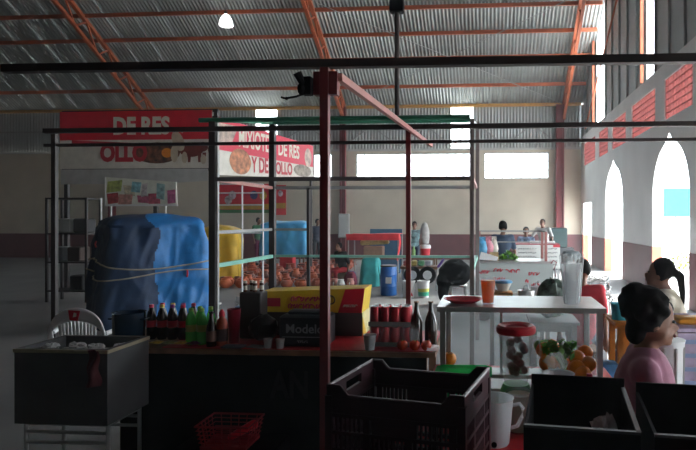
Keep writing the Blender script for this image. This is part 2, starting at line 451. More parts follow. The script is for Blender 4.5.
# steel siding up to the roof, with two translucent strips
mb = MB(); bt = MB()
strips = [(12.9,13.7),(18.35,19.95)]
e = [YB]; y = YB
marks = sorted(set([s for q in strips for s in q]))
y = YB; panels = []
while y > YF:
    y2 = y - .95
    for s in marks:
        if y2 < s < y - .01: y2 = s
    panels.append((y2, y)); y = y2
for (a, b) in panels:
    a = max(a, YF); cl = any(abs(a-s0) < .3 and b <= s1+.01 or (s0-.01 <= a and b <= s1+.01) for s0, s1 in strips)
    pts = [(XR+.08, a, 4.75), (XR+.08, b, 4.75), (XR+.08, b, roof_z(b)+.05), (XR+.08, a, roof_z(a)+.05)]
    MB().poly(pts, .02, (1,0,0)).build('translucent_strip' if cl else 'siding_panel', clear_sheet if cl else siding_m, wall_right, False)
    if not cl: MB().bb((XR+.03, b-.035, 4.75), (XR+.08, b+.005, roof_z(b))).build('siding_rib', siding_m, wall_right, False)
    else: portal((XR, (a+b)/2, 6.5), 3.5, b-a, (0,R(90),0))
MB().bar((XR-.02, 20.05, 4.75), (XR-.02, 20.05, roof_z(20)), .07).bar((XR-.02, 13.75, 4.75), (XR-.02, 13.75, roof_z(13.75)), .07).build('mullion', orange_st, wall_right)
MB().cyl((XR-.05,21.5,4.9),(XR-.05,12.6,9.5),.03,n=6).cyl((XR-.05,12.6,9.5),(XR-.05,8.0,6.0),.03,n=6).build('brace', orange_st, wall_right)
wall_left = struct(MB().bb((XL-.2,YF,0),(XL,YB,11.6)).build('wall_left', mat('brown_plaster',(.22,.16,.13),.85)))
wall_front = struct(MB().bb((XL,YF-.2,0),(XR,YF,6.1)).build('wall_front', plaster))
# unseen canopy and cloths added around the camera to darken the left foreground
t = thing('added_shade_canopy', 'unseen dark canopy and cloths added to shade the left foreground', 'canopy', (-1.0,0,0))
MB().bb((-3.2,-1.6,2.42),(.75,1.75,2.45)).build('roof_sheet', black_c, t)  # top sheet of the added shade canopy
MB().bb((-3.2,-1.63,0),(.75,-1.6,2.45)).build('back_shade_sheet', black_c, t)
MB().bb((-3.23,-1.6,0),(-3.2,1.2,2.42)).build('side_shade_sheet', black_c, t)
for X_ in (-3.16,.71): MB().bb((X_-.02,-1.59,0),(X_+.02,-1.55,2.42)).build('post', dark_st, t)

# ================================================================== OUR STALL: frame, counter, tables
t = thing('market_stall', 'dark red steel stall frame with overhead beams around the counter', 'stall frame')
pf = P(325, 70, 2.6); X0 = pf.x
MB().bb((X0-.019,2.58,0),(X0+.019,2.62,2.29)).build('post', red_st, t)
pr = P(408.5, 128, 4.95)
MB().bb((pr.x-.02,4.93,0),(pr.x+.02,4.97,2.36)).build('post', red_st, t)
a, b = P(60, 69, 2.6), P(760, 57, 2.6)
MB().bar((-2.3,2.6,P(0,69,2.6).z),(1.6,2.6,P(700,59,2.6).z),.045,.036).build('front_beam', dark_st, t)
a, b = P(339, 77, 2.6), P(432, 143, 6.6)
MB().bar((a.x,2.6,a.z),(a.x+.02,b.y,2.44),.03,.035).build('side_beam', pink_st, t)
MB().bb((-4.0,4.93,P(400,127,4.95).z-.02),(2.2,4.97,P(400,127,4.95).z+.02)).build('rear_beam', dark_st, t)
MB().bb((-4.0,4.94,P(400,142,4.95).z-.013),(2.2,4.97,P(400,142,4.95).z+.013)).build('rear_rail', dark_st, t)
MB().bb((X0-.05,2.585,2.165),(X0-.021,2.63,2.27)).bb((X0+.021,2.585,2.165),(X0+.06,2.63,2.27)).build('bracket', red_st, t)
for s in (-3.9, 2.1): MB().bb((s-.02,4.93,0),(s+.02,4.97,2.36)).build('post', dark_st, t)
c = thing('spotlight', 'small black clamp spotlight fixed to the top of the front post', 'lamp', (X0-.06,2.56,2.14))
mb = MB().ell((-.035,0,.045),(.02,.025,.03),10,6); mb.cyl((-.03,0,.07),(-.05,-.02,.115),.016,.02,8); mb.build('head', black_pl, c)
MB().tube([(-.01,0,.03),(-.06,0,.012),(-.11,0,.004),(-.13,0,.01)],.005).ell((-.105,0,.004),(.008,.008,.008),8,5).build('cable', black_pl, c)
MB().bb((-.03,-.01,.02),(.0085,.03,.1)).build('clamp', black_pl, c)

# ---- hanging pole with box at its top, between the roof and the green rack
hp = P(397, 110, 6.12)
t = thing('hanging_pole', 'dark pole with a junction box hanging from the roof above the green rack', 'pole', (hp.x, 6.12, 0))
MB().cyl((0,0,2.69),(0,0,roof_z(6.12)-.02),.026,n=8).build('tube', dark_st, t)
MB().rbox((0,0,P(397,6,6.12).z),(.15,.11,.15),.01).build('junction_box', black_pl, t)

# ---- counter with red cloth
t = thing('counter', 'long wooden counter with red cloth top and dark front holding the bottles', 'counter', (-1.4,3.95,0))
CT = .77
MB().bb((-1.2,-.36,CT-.035),(1.06,.36,CT-.004)).build('tabletop', wood, t)
mb = MB().bb((-.72,-.33,CT-.004),(1.04,.35,CT)); mb.build('tablecloth', red_cloth, t)
for sx in (-1,1):
    for sy in (-1,1): MB().bb((sx*.98-.025,sy*.3-.025,0),(sx*.98+.025,sy*.3+.025,CT-.035)).build('leg', wood, t)
MB().grid(lambda u,v: (-1.0+2.0*u, -.335+.008*math.sin(u*40), .02+v*(CT-.06)), 60, 3).build('front_banner', black_c, t, label='dark cloth front with faint letters')
MB().bb((-1.0,-.28,.17),(1.0,.3,.195)).build('lower_shelf', wood, t)
pl = P(290, 386, 3.6)
text('AN', .24, mat('grey_print', (.022,.022,.024), .9, spec=.1), t, (pl.x+1.4, -.352, pl.z), bold=.006, sx=.72)

def table(name, label, x0, x1, y0, y1, z, top_m, leg_m, cat='table', th=.03):
    t = thing(name, label, cat, ((x0+x1)/2,(y0+y1)/2,0)); a, b = (x1-x0)/2, (y1-y0)/2
    MB().rbox((0,0,z-th/2),(2*a,2*b,th),.005).build('tabletop', top_m, t)
    for sx in (-1,1):
        for sy in (-1,1): MB().bb((sx*(a-.04)-.02,sy*(b-.04)-.02,0),(sx*(a-.04)+.02,sy*(b-.04)+.02,z-th)).build('leg', leg_m, t)
    MB().bb((-a+.04,-b+.05,z-th-.06),(a-.04,-b+.07,z-th)).build('apron', leg_m, t); MB().bb((-a+.04,b-.07,z-th-.06),(a-.04,b-.05,z-th)).build('apron', leg_m, t)
    return t
TB = .72
table('low_table', 'low red-covered table holding the vegetable crate and black boxes', -.6, .92, 1.25, 2.03, TB, red_cloth, wood)
table('low_table', 'low red-covered table holding the white pitcher and the blender', -.6, .44, 2.04, 2.79, TB, red_cloth, wood)
table('low_table', 'low red-covered table under the aluminium glass cabinet', -.33, .68, 2.80, 3.5, TB, red_cloth, wood)

# ---- aluminium glass cabinet with flat top
c0, c1 = P(440, 312, 2.95), P(603, 312, 2.95); x0, x1 = c0.x, c1.x; zt = P(500,307,2.95).z
t = thing('glass_cabinet', 'aluminium framed glass cabinet with a flat metal top', 'cabinet', (x0,2.95,TB)); W = x1-x0; H = zt-TB; D = .42
for (xx, yy) in ((0.0,0),(W,0),(0,D),(W,D)): MB().bb((xx-.0 if xx==0 else xx-.028,yy if yy==0 else yy-.028,0),(xx+.028 if xx==0 else xx,yy+.028 if yy==0 else yy,H-.026)).build('post', steel, t)
MB().bb((-.015,-.015,H-.026),(W+.015,D+.015,H)).build('top', steel, t)
MB().bb((0,0,0),(W,D,.02)).build('base', steel, t)
MB().bb((.028,.004,.07),(W-.028,.02,.09)).build('rail', steel, t)
MB().bb((.028,D-.012,.03),(W-.028,D-.008,H-.03)).build('glass_pane', glass, t)
for xx in (.008, W-.012): MB().bb((xx,.03,.03),(xx+.004,D-.03,H-.03)).build('glass_pane', glass, t)
MB().bb((W*.38,D-.02,.02),(W*.38+.015,D-.013,H-.03)).build('mullion', steel, t)

# ================================================================== BLACK VEGETABLE CRATE (perforated)
def crate(label, loc, rz, w, d, h, m, name='vegetable_crate'):
    t = thing(name, label, 'crate', loc, rz)
    E = .03
    def wall(L, hh, short):
        mb = MB(); th = .012
        mb.bb((-L/2,0,0),(L/2,th,.03)); rows = 4; n = int(L/.0155)
        zs = [.03 + (hh-.085)*i/rows for i in range(rows+1)]
        for i in range(rows):
            for k in range(n):
                f = (k+.5)/n
                solid = k % 9 == 8 or f < .05 or f > .95 or (not short and i == 3 and .36 < f < .66)
                xx = -L/2 + L*k/n
                if solid: mb.bb((xx,0,zs[i]),(xx+L/n,th,zs[i+1]-.010))
                else: mb.bb((xx,0,zs[i]),(xx+L/n*.38,th,zs[i+1]-.010))
            mb.bb((-L/2,-.002,zs[i+1]-.012),(L/2,th+.002,zs[i+1]))
        if short:                                      # raised end with a hand hole
            q = L*.17; mb.bb((-L/2,0,zs[-1]),(L/2,th,hh-.02)).bb((-L/2,0,hh-.02),(-q,th,hh+.012)).bb((q,0,hh-.02),(L/2,th,hh+.012)).bb((-L/2,0,hh+.012),(L/2,th,hh+E))
        else:
            mb.poly([(-L/2,0,zs[-1]),(L/2,0,zs[-1]),(L/2,0,hh+E),(L/2-.045,0,hh+E),(L/2-.075,0,hh),(-L/2+.075,0,hh),(-L/2+.045,0,hh+E),(-L/2,0,hh+E)], th, (0,1,0))
        return mb
    def rim(L, hh, short):
        if short: return MB().tube([(-L/2,.004,hh+E),(L/2,.004,hh+E)],.006)
        return MB().tube([(-L/2,.004,hh+E),(-L/2+.045,.004,hh+E),(-L/2+.075,.004,hh),(L/2-.075,.004,hh),(L/2-.045,.004,hh+E),(L/2,.004,hh+E)],.006)
    for k_, ang, L, off in ((0,0,w,d/2),(1,math.pi,w,d/2),(2,math.pi/2,d,w/2),(3,-math.pi/2,d,w/2)):
        o = wall(L, h, k_ > 1).build('side_panel', m, t, False); o.rotation_euler = (0,0,ang)
        o.location = (math.sin(ang)*off, -math.cos(ang)*off, 0)
        rim(L, h, k_ > 1).build('rim', m, o)
    mb = MB()
    for i in range(9): mb.bb((-w/2+.01,-d/2+d*i/9+.006,0),(w/2-.01,-d/2+d*i/9+.03,.012))
    for i in range(4): mb.bb((-w/2+w*i/4+.03,-d/2+.01,0),(-w/2+w*i/4+.06,d/2-.01,.012))
    mb.build('bottom', m, t)
    for sx in (-1,1):
        for sy in (-1,1): MB().bb((sx*w/2-.02 if sx>0 else sx*w/2-.004, sy*d/2-.02 if sy>0 else sy*d/2-.004,0),(sx*w/2+.004 if sx>0 else sx*w/2+.02, sy*d/2+.004 if sy>0 else sy*d/2+.02,h)).build('corner_post', m, t)
    return t
crate_m = mat('maroon_black_plastic', (.035,.010,.016), .4, var=.2)
CX = P(408, 380, 2.0)
crate('dark slotted plastic vegetable crate standing empty on the low table', (CX.x+.02, 1.97, TB+.001), R(-12), .46, .36, .31, crate_m)

# ---- two open black boxes
def open_box(label, loc, rz, w, d, h, m):
    t = thing('open_box', label, 'box', loc, rz); th = .008
    MB().bb((-w/2,-d/2,0),(w/2,d/2,th)).build('bottom', m, t)
    for n_, a, b in (('front_panel',(-w/2,-d/2,th),(w/2,-d/2+th,h)),('back_panel',(-w/2,d/2-th,th),(w/2,d/2,h+.03)),('side_panel',(-w/2,-d/2+th,th),(-w/2+th,d/2-th,h)),('side_panel',(w/2-th,-d/2+th,th),(w/2,d/2-th,h))):
        MB().bb(a, b).build(n_, m, t)
    MB().bb((-w/2,-d/2-.003,h-.004),(w/2,-d/2+th+.002,h+.003)).bb((w/2-th-.002,-d/2,h-.004),(w/2+.002,d/2,h+.003)).build('rim', mat('dark_grey_edge',(.022,.022,.025),.4), t)
    return t
open_box('open black box holding white crumpled plastic', (.255,1.69,TB+.001), R(-7), .29, .40, .345, black_pl)
open_box('open empty black box beside the box with crumpled plastic', (.60,1.66,TB+.001), R(-7), .33, .38, .335, black_pl)
def crumple(c, r, seed, n=12, m=8, wob=.35): return MB().ell(c, r, n, m, wob=wob, seed=seed)
one(crumple((0,0,.05),(.035,.045,.05),3,wob=.45), 'plastic_bag', frost_pl, 'crumpled clear plastic bag inside an open black box', 'bag', (.335,1.72,TB+.20), smooth=False)
one(MB().rbox((0,0,.095),(.20,.3,.19),.01), 'carton', mat('brown_carton',(.05,.03,.025),.8), 'dark carton under the crumpled plastic inside the black box', 'carton', (.26,1.70,TB+.01), R(-7))
one(MB().rbox((0,0,.012),(.07,.05,.024),.008), 'snack_packet', red_pl, 'small red packet inside the open black box', 'packet', (.20,1.72,TB+.201), R(20))
one(MB().rbox((0,0,.01),(.08,.05,.02),.006), 'snack_packet', mat('dark_red_foil',(.2,.02,.02),.4), 'small dark red packet beside the crumpled plastic bag', 'packet', (.27,1.66,TB+.201), R(-12))

# ================================================================== THINGS ON THE LOW TABLES
def cup(name, label, cat, loc, r0, r1, h, m, fill=None, fill_h=.8, lid=None, parts=False):
    t = thing(name, label, cat, loc)
    MB().openlathe([(0,0.0),(r0,0),(r1,h),(r1*1.04,h+.002),(r1*.95,h),(r0*.94,.004),(0,.004)], 20).build('body', m, t)
    if fill: MB().lathe([(0,.005),(r0*.9,.005),((r0+(r1-r0)*fill_h)*.93,h*fill_h),(0,h*fill_h)], 18).build('contents', fill, t)
    return t
# pitcher
p = P(494, 440, 2.28); 
t = thing('pitcher', 'translucent white plastic pitcher with spout and handle on the red cloth', 'pitcher', (p.x, 2.28, TB+.001))
pm = film('milky_plastic', (.86,.90,.92), .06)
mb = MB().openlathe([(0,0),(.056,0),(.06,.006),(.076,.178),(.079,.181),(.073,.178),(.056,.008),(0,.008)], 26)
for i, v in enumerate(mb.v):
    if v[0] < -.045 and v[2] > .15: mb.v[i] = (v[0]-.018*(v[2]-.15)/.03, v[1]*.7, v[2]+.004)
mb.build('body', pm, t)
MB().tube([(.068,0,.15),(.10,0,.157),(.113,0,.14),(.108,0,.105),(.09,0,.07),(.066,0,.062)],.008,8).build('handle', pm, t)
MB().cyl((-.0,-.058,.018),(-.0,-.066,.018),.011,n=12).build('plug', black_pl, t)
# blender
p = P(516, 380, 2.62)
t = thing('blender', 'blender with red lid, clear jar and green base beside the fruit', 'blender', (p.x, 2.62, TB+.001))
t.scale = (1,1,1.13)
MB().lathe([(0,0),(.082,0),(.085,.02),(.07,.10),(.058,.125),(0,.125)], 22).build('base', mat('green_motor_base',(.10,.30,.12),.4), t)
mb = MB().openlathe([(.05,.125),(.055,.14),(.062,.2),(.080,.33),(.083,.335),(.076,.33),(.058,.2),(.05,.15)], 22); j = mb.build('jar', clear_pl, t)
mb = MB(); g = random.Random(4)
for i in range(24):
    a = g.uniform(0,6.28); rr_ = g.uniform(.015,.045); zz = .165+.006*i; mb.ell((rr_*math.cos(a),rr_*math.sin(a),zz),(.019,.019,.017),9,6)
o = mb.build('contents', mat('dark_fruit_mix',(.28,.035,.03),.35,var=.6,scale=30), j); o['kind'] = 'stuff'
MB().lathe([(0,.345),(.05,.345),(.055,.352),(.078,.358),(.088,.35),(.089,.332),(.086,.326),(.0,.326)], 24).build('lid', red_pl, t)
MB().tube([(.078,0,.31),(.105,0,.305),(.108,0,.25),(.095,0,.2),(.064,0,.19)],.008,8).build('handle', clear_pl, t)
MB().cyl((0,-.079,.05),(0,-.092,.05),.018,n=12).build('dial', black_pl, t)
# tall cup of pale drink, in front of the blender
p = P(519, 408, 2.40)
cup('tall_cup', 'tall clear cup of pale beige drink in front of the blender', 'cup', (p.x, 2.42, TB+.001), .043, .055, .165, clear_pl, film('pale_beige_drink',(.85,.78,.68),.08), .93)
# green container
p = P(463, 380, 2.55)
t = thing('plastic_tub', 'bright green translucent plastic tub beside the dark crate', 'tub', (p.x, 2.60, TB+.001))
mb = MB()
def rr(wd, dp, z, q=.03): return [(wd-q,-dp,z),(wd,-dp+q,z),(wd,dp-q,z),(wd-q,dp,z),(-wd+q,dp,z),(-wd,dp-q,z),(-wd,-dp+q,z),(-wd+q,-dp,z)]
rings = [rr(.095,.07,0),rr(.118,.09,.185),rr(.127,.099,.19),rr(.127,.099,.20),rr(.112,.085,.186),rr(.09,.065,.006)]
vs = [q for k in rings for q in k]; fs = [(k*8+i,k*8+(i+1)%8,k*8+8+(i+1)%8,k*8+8+i) for k in range(5) for i in range(8)] + [tuple(range(7,-1,-1)), tuple(range(40,48))]
mb.add(vs, fs).build('body', green_pl, t)
one(MB().tube([(0,0,0),(.02,-.03,.004),(.045,-.06,.008),(.07,-.10,.004)],.007,6).ell((-.01,.015,.004),(.022,.03,.006),10,5), 'spoon', steel, 'steel spoon lying between the pitcher and the green tub', 'spoon', (P(489,395,2.42).x, 2.45, TB+.008))

def tomato(name, label, cat, loc, r, m, group, stem=True):
    t = thing(name, label, cat, loc, rnd.uniform(0,6), group)
    MB().lathe([(0,.06*r),(.45*r,0),(.85*r,.35*r),(r,.85*r),(.88*r,1.35*r),(.5*r,1.65*r),(.15*r,1.62*r),(0,1.55*r)], 16).build('flesh', m, t)
    if stem: MB().cyl((0,0,1.52*r),(.1*r,0,1.8*r),.08*r,.05*r,6).build('stem', leaf_m, t)
    return t
for px, py in ((391,367),(405,367),(419,365)):
    q = PZ(px, py, CT)
    tomato('tomato', 'ripe red tomato on the red cloth behind the dark crate', 'tomato', (q.x, 3.65, CT+.001), .035, tomato_m, 'tomatoes by the beer bottles')
# fruit crate on the low table, heap of oranges and greens
fx = P(568, 375, 2.6).x
t = thing('fruit_crate', 'pale wooden crate heaped with oranges and greens', 'crate', (.33, 2.60, TB+.001))
fw, fd, fh = .20, .24, .16
for a, b in (((-fw/2,-fd/2,0),(fw/2,-fd/2+.01,fh)),((-fw/2,fd/2-.01,0),(fw/2,fd/2,fh)),((-fw/2,-fd/2+.01,0),(-fw/2+.01,fd/2-.01,fh)),((fw/2-.01,-fd/2+.01,0),(fw/2,fd/2-.01,fh))): MB().bb(a,b).build('slat', wood, t)
MB().bb((-fw/2+.01,-fd/2+.01,0),(fw/2-.01,fd/2-.01,fh-.02)).build('filling', wood, t)
def fruit(px, py, Y, r, m, name, label, group):
    q = P(px, py, Y); return one(MB().ell((0,0,0),(r,r,r*.95),16,10).cyl((0,0,r*.9),(0,0,r*.98),r*.12,n=6), name, m, label, name, tuple(q), rnd.uniform(0,6), group)
for px, py, Y in ((544,350,2.66),(552,347,2.72),(585,353,2.68),(577,358,2.62),(588,364,2.60),(577,368,2.58),(566,366,2.66),(556,362,2.64),(547,363,2.58),(583,374,2.55)):
    fruit(px, py, Y, .037, orange_m, 'orange', 'ripe orange in the fruit heap next to the blender', 'oranges in the fruit heap')
fruit(540,346,2.76,.03, mat('green_fruit',(.15,.35,.05),.4), 'lime', 'green lime at the top of the fruit heap', 'limes in the fruit heap')
mb = MB()
g = random.Random(3)
for i in range(7):                                # celery stalks with leaves
    a = g.uniform(-.4,.4); mb.tube([(0,0,0),(.04*math.sin(a),-.01*i/7,.05),(.09*math.sin(a)-.02,.0,.115)],.008,6)
celery = thing('celery', 'bunch of green celery lying on the fruit heap', 'celery', tuple(P(565,376,2.54)), 0)
mb.build('stalk', mat('celery_green',(.25,.48,.12),.45), celery)
mb = MB()
for i in range(90):
    c = (g.uniform(-.09,.04), g.uniform(-.02,.03), g.uniform(.085,.15)); M = Matrix.Translation(c) @ Matrix.Rotation(g.uniform(0,6),4,'Z') @ Matrix.Rotation(g.uniform(-1,1),4,'X')
    mb.add([(0,-.02,0),(.014,0,.005),(0,.024,0),(-.014,0,.005)],[(0,1,2,3)],M)
o = mb.build('leaves', leaf_m, celery); o['kind'] = 'stuff'
# white tubs and clear things before the fruit
p = P(558, 380, 2.42)
t = thing('tub_stack', 'stack of white plastic tubs in front of the oranges', 'tubs', (p.x, 2.42, TB+.001))
for i in range(4): MB().openlathe([(0,.02+i*.055),(.052,.02+i*.055),(.066,.075+i*.055),(.07,.078+i*.055),(.062,.075+i*.055),(.05,.024+i*.055),(0,.024+i*.055)],20).build('tub', white_pl, t)
one(crumple((0,0,.03),(.045,.035,.035),9,wob=.3), 'plastic_bag', clear_pl, 'crumpled clear plastic bag resting on the white tubs', 'bag', (p.x-.01, 2.42, TB+.262), smooth=False)
p = P(596, 380, 2.40)
cup('drink_cup', 'clear plastic cup with pinkish drink beside the woman in purple', 'cup', (.37, 2.34, TB+.001), .03, .045, .19, frost_pl, mat('pink_drink',(.6,.42,.40),.4), .7)
t = thing('sauce_bottle', 'small bottle of red sauce behind the pinkish drink', 'bottle', (.41, 2.43, TB+.001))
MB().lathe([(0,0),(.022,0),(.024,.01),(.024,.17),(.012,.2),(.012,.215),(0,.215)],14).build('body', mat('red_sauce',(.35,.02,.03),.3), t); MB().lathe([(0,.215),(.013,.215),(.012,.24),(0,.24)],12).build('cap', red_pl, t)

# ---- things on the cabinet top
ztop = zt + .001
q = PZ(463, 303, zt); 
t = thing('plate', 'shallow red plastic plate on the metal cabinet top', 'plate', (q.x, 3.10, ztop))
MB().openlathe([(0,.0),(.065,0),(.1,.018),(.104,.019),(.1,.022),(.064,.005),(0,.005)],28).build('dish', red_pl, t)
q = PZ(488, 308, zt)
cup('juice_cup', 'tall clear cup of orange juice on the metal cabinet top', 'cup', (P(488,300,3.06).x, 3.07, ztop), .03, .042, .135, clear_pl, film('orange_juice',(1.0,.27,.01),.1), .9)
q = P(571, 300, 3.1)
t = thing('cup_stack', 'tall stack of clear plastic cups in a bag on the cabinet top', 'cups', (q.x, 3.08, ztop))
for i in range(3): MB().openlathe([(.036,.03*i),(.05+.003*i,.12+.045*i),(.053+.003*i,.122+.045*i)],20).build('cup', frost_pl, t)
MB().openlathe([(.04,0),(.05,.1),(.066,.25),(.06,.262)],18).build('bag', clear_pl, t)
for i in range(5):
    a = i*1.3; MB().tube([(.045*math.cos(a),.045*math.sin(a),.01),(.063*math.cos(a),.063*math.sin(a),.25)],.0025,4).build('crease', white_pl, t)

# ================================================================== THINGS ON THE COUNTER
CZ = CT + .001
def soda(label, group, loc, liquid, cap_m, lab_m, h=.235, r=.033):
    t = thing('soda_bottle', label, 'bottle', loc, 0, group)
    MB().lathe([(0,0),(r*.8,0),(r,.012),(r,.08),(r*.9,.095),(r,.11),(r,.15),(r*.75,.185),(.014,.212),(.013,h-.012),(0,h-.012)],16).build('body', liquid, t)
    MB().lathe([(r*1.02,.085),(r*.94,.097),(r*1.02,.11),(r*1.02,.13)],16).build('label_band', lab_m, t)
    MB().lathe([(0,h-.018),(.0155,h-.018),(.0155,h),(.013,h+.003),(0,h+.003)],12).build('cap', cap_m, t)
    return t
cola = mat('cola', (.02,.008,.006), .15, spec=.6); lime_s = mat('lime_soda', (.10,.60,.08), .2, var=.1); 
lab_red = mat('red_label', (.5,.02,.03), .4); lab_grn = mat('yellow_green_label', (.35,.45,.05), .4)
cap_r = mat('red_cap', (.65,.03,.08), .4); cap_p = mat('purple_cap', (.35,.05,.35), .4); cap_y = mat('yellow_cap',(.75,.6,.1),.4); cap_g = mat('green_cap',(.3,.6,.08),.4)
for i, (px, cm) in enumerate(((151.5,cap_r),(162,cap_y),(172.5,cap_p),(183,cap_r))):
    for row in range(2):
        Y = 3.86 + row*.075; q = P(px + row*5, 330, 3.86)
        soda('cola bottle with %s cap in the row by the blue tarp stall' % {'red_cap':'red','yellow_cap':'yellow','purple_cap':'purple'}[cm.name], 'cola bottles on the counter', (q.x, Y, CZ), cola, cm, lab_red)
for i, px in enumerate((191,202)):
    for row in range(2):
        q = P(px + row*3, 330, 3.72); soda('lime green soda bottle on the counter', 'green soda bottles on the counter', (q.x, 3.72+row*.08, CZ), lime_s, cap_g, lab_grn)
def glass_bottle(label, loc, h, r, m, lab_m, cap_m, name='glass_bottle', group=None):
    t = thing(name, label, 'bottle', loc, 0, group)
    MB().lathe([(0,0),(r*.95,0),(r,.008),(r,h*.5),(r*.8,h*.62),(.016,h*.78),(.013,h*.95),(.016,h*.955),(.016,h*.98),(0,h*.98)],18).build('body', m, t)
    if lab_m: MB().lathe([(r*1.015,h*.15),(r*1.015,h*.45)],18).build('label_band', lab_m, t)
    MB().lathe([(0,h*.975),(.0165,h*.975),(.0165,h),(0,h)],12).build('cap', cap_m, t)
    return t
amber = mat('dark_amber_glass', (.025,.012,.006), .12, spec=.7)
glass_bottle('dark sauce bottle with brown label next to the green soda', (P(211,340,3.66).x,3.665,CZ), .225, .032, amber, mat('brown_label',(.12,.05,.03),.5), black_pl, 'sauce_bottle')
t = thing('sauce_bottle', 'plump bottle of orange-red hot sauce beside the dark sauce bottle', 'bottle', (P(222,340,3.70).x,3.70,CZ))
MB().lathe([(0,0),(.034,0),(.037,.01),(.037,.13),(.03,.165),(.018,.18),(.016,.195),(0,.195)],18).build('body', mat('orange_red_sauce',(.45,.06,.02),.3), t)
MB().lathe([(.0375,.03),(.0375,.11)],18).build('label_band', mat('dark_label',(.06,.02,.02),.5), t); MB().lathe([(0,.19),(.02,.19),(.018,.215),(.006,.235),(0,.235)],14).build('cap', red_pl, t)
cup('tumbler', 'tall dark red plastic tumbler beside the hot sauce', 'tumbler', (P(234,340,3.78).x,3.78,CZ), .032, .044, .225, mat('dark_red_plastic',(.20,.01,.025),.4))
t = thing('bag_bundle', 'bundle of clear plastic bags with a blue band behind the tumbler', 'bags', (P(242,330,4.12).x,4.14,CZ))
MB().lathe([(0,0),(.05,0),(.055,.06),(.05,.13),(0,.13)],14).build('bags', frost_pl, t)
MB().lathe([(.054,.13),(.058,.19),(0,.20)],14).build('band', mat('blue_film',(.05,.22,.42),.4), t)
for i in range(5):
    a = i*1.25; MB().ell((.035*math.cos(a),.03*math.sin(a),.225+.012*(i%2)),(.022,.018,.03),8,5,wob=.3,seed=i).build('knot', frost_pl, t)
# stock pot
q = P(129, 335, 3.8)
t = thing('stock_pot', 'dark blue enamel stock pot on the counter beside the cola bottles', 'pot', (q.x,3.80,CZ))
em = mat('dark_blue_enamel', (.012,.03,.06), .25, var=.3)
MB().openlathe([(0,0),(.095,0),(.1,.01),(.104,.19),(.109,.195),(.1,.19),(.095,.012),(0,.012)],26).build('body', em, t)
for s in (-1,1): MB().tube([(s*.1,-.03,.15),(s*.128,-.025,.15),(s*.128,.025,.15),(s*.1,.03,.15)],.006).build('handle', em, t)
# snack packets lying flat
cols = [('brown',(.14,.06,.04)),('yellow',(.6,.38,.03)),('olive green',(.18,.2,.05)),('golden',(.5,.28,.03)),('dull purple',(.15,.05,.10))]
for i, (nm, cc) in enumerate(cols):
    q = PZ(138+i*13, 347, CT)
    mb = MB().grid(lambda u,v: ((u-.5)*.10,(v-.5)*.07,.012+.012*math.sin(math.pi*u)*math.sin(math.pi*v)+.002*math.sin(u*20)),10,6)
    mb.grid(lambda u,v: ((u-.5)*.10,(v-.5)*.07,.012-.01*math.sin(math.pi*u)*math.sin(math.pi*v)),10,6)
    one(mb, 'snack_packet', mat('foil_'+nm.replace(' ','_'),cc,.35,var=.4,scale=30), '%s snack packet lying before the cola bottles' % nm, 'packet', (q.x,3.69,CT+.003), R(rnd.uniform(-25,25)))
one(MB().rbox((0,0,.006),(.14,.08,.012),.003), 'tray', mat('grey_card',(.10,.11,.13),.5), 'flat grey card tray before the dark red tumbler', 'tray', (P(250,347,3.66).x-.1,3.64,CZ), R(0))
# black carton lettered Modelo
q = P(305, 340, 3.72)
t = thing('beer_carton', 'black beer carton with pale lettering on the counter', 'carton', (q.x,3.78,CZ))
bc = mat('black_carton', (.012,.013,.016), .35)
MB().rbox((0,0,.10),(.32,.2,.20),.012).build('body', bc, t); MB().rbox((0,0,.212),(.24,.10,.03),.01).build('handle_flap', bc, t)
text('Modelo', .082, mat('silver_print',(.30,.31,.32),.4), t, (0.01,-.102,.115), bold=.001)
MB().bb((-.14,-.1025,.062),(.15,-.1,.066)).build('underline', mat('silver_print',(.3,.31,.32),.4), t)
scribble(5,.07,.018,MATS['silver_print'],t,(0,-.102,.035),(R(90),0,0),5,.0016,'small_print')
# dark bag and foam cups
one(crumple((0,0,.085),(.10,.08,.085),17,16,10,.12), 'plastic_bag', mat('black_bag',(.012,.012,.013),.3), 'black plastic bag beside the beer carton', 'bag', (P(262,340,3.80).x,3.82,CZ+.012))
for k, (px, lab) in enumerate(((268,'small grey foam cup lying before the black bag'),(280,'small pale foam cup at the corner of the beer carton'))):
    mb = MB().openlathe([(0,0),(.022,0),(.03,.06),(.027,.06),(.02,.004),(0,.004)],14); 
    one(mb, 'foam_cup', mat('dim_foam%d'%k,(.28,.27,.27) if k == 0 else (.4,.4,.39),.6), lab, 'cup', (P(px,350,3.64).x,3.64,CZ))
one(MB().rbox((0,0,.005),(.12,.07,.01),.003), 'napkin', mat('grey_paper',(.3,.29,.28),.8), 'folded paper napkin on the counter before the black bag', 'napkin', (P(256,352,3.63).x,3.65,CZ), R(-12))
# big display carton with printed yellow band
x0, x1 = P(262,300,4.05).x, P(362,300,4.05).x; W = x1-x0; zb = P(300,312,4.05).z; ztb = P(300,292,4.05).z
t = thing('display_carton', 'big dark carton with a yellow and red printed band on top', 'carton', ((x0+x1)/2,4.05,CZ))
kraft = mat('dark_kraft', (.07,.055,.05), .8); yb = mat('yellow_print_card',(.85,.58,.03),.5); yw = mat('pale_yellow_card',(.75,.70,.35),.6)
H1, H2 = zb-CZ, ztb-CZ
MB().bb((-W/2,0,0),(W/2,.24,H1)).build('body', kraft, t)
MB().poly([(-W/2,-.012,H1),(W/2,-.012,H1),(W/2+.02,.0,H2+.03),(-W/2-.01,.0,H2)],.25,(0,1,0)).build('printed_band', yb, t)
MB().poly([(W/2-.17,-.014,H1),(W/2,-.014,H1),(W/2+.02,-.002,H2+.03),(W/2-.12,-.002,H2+.02),],.002,(0,1,0)).build('red_panel', red_pl, t)
MB().bb((W/2,0.0,0),(W/2+.004,.24,H1)).build('side_print', yw, t)
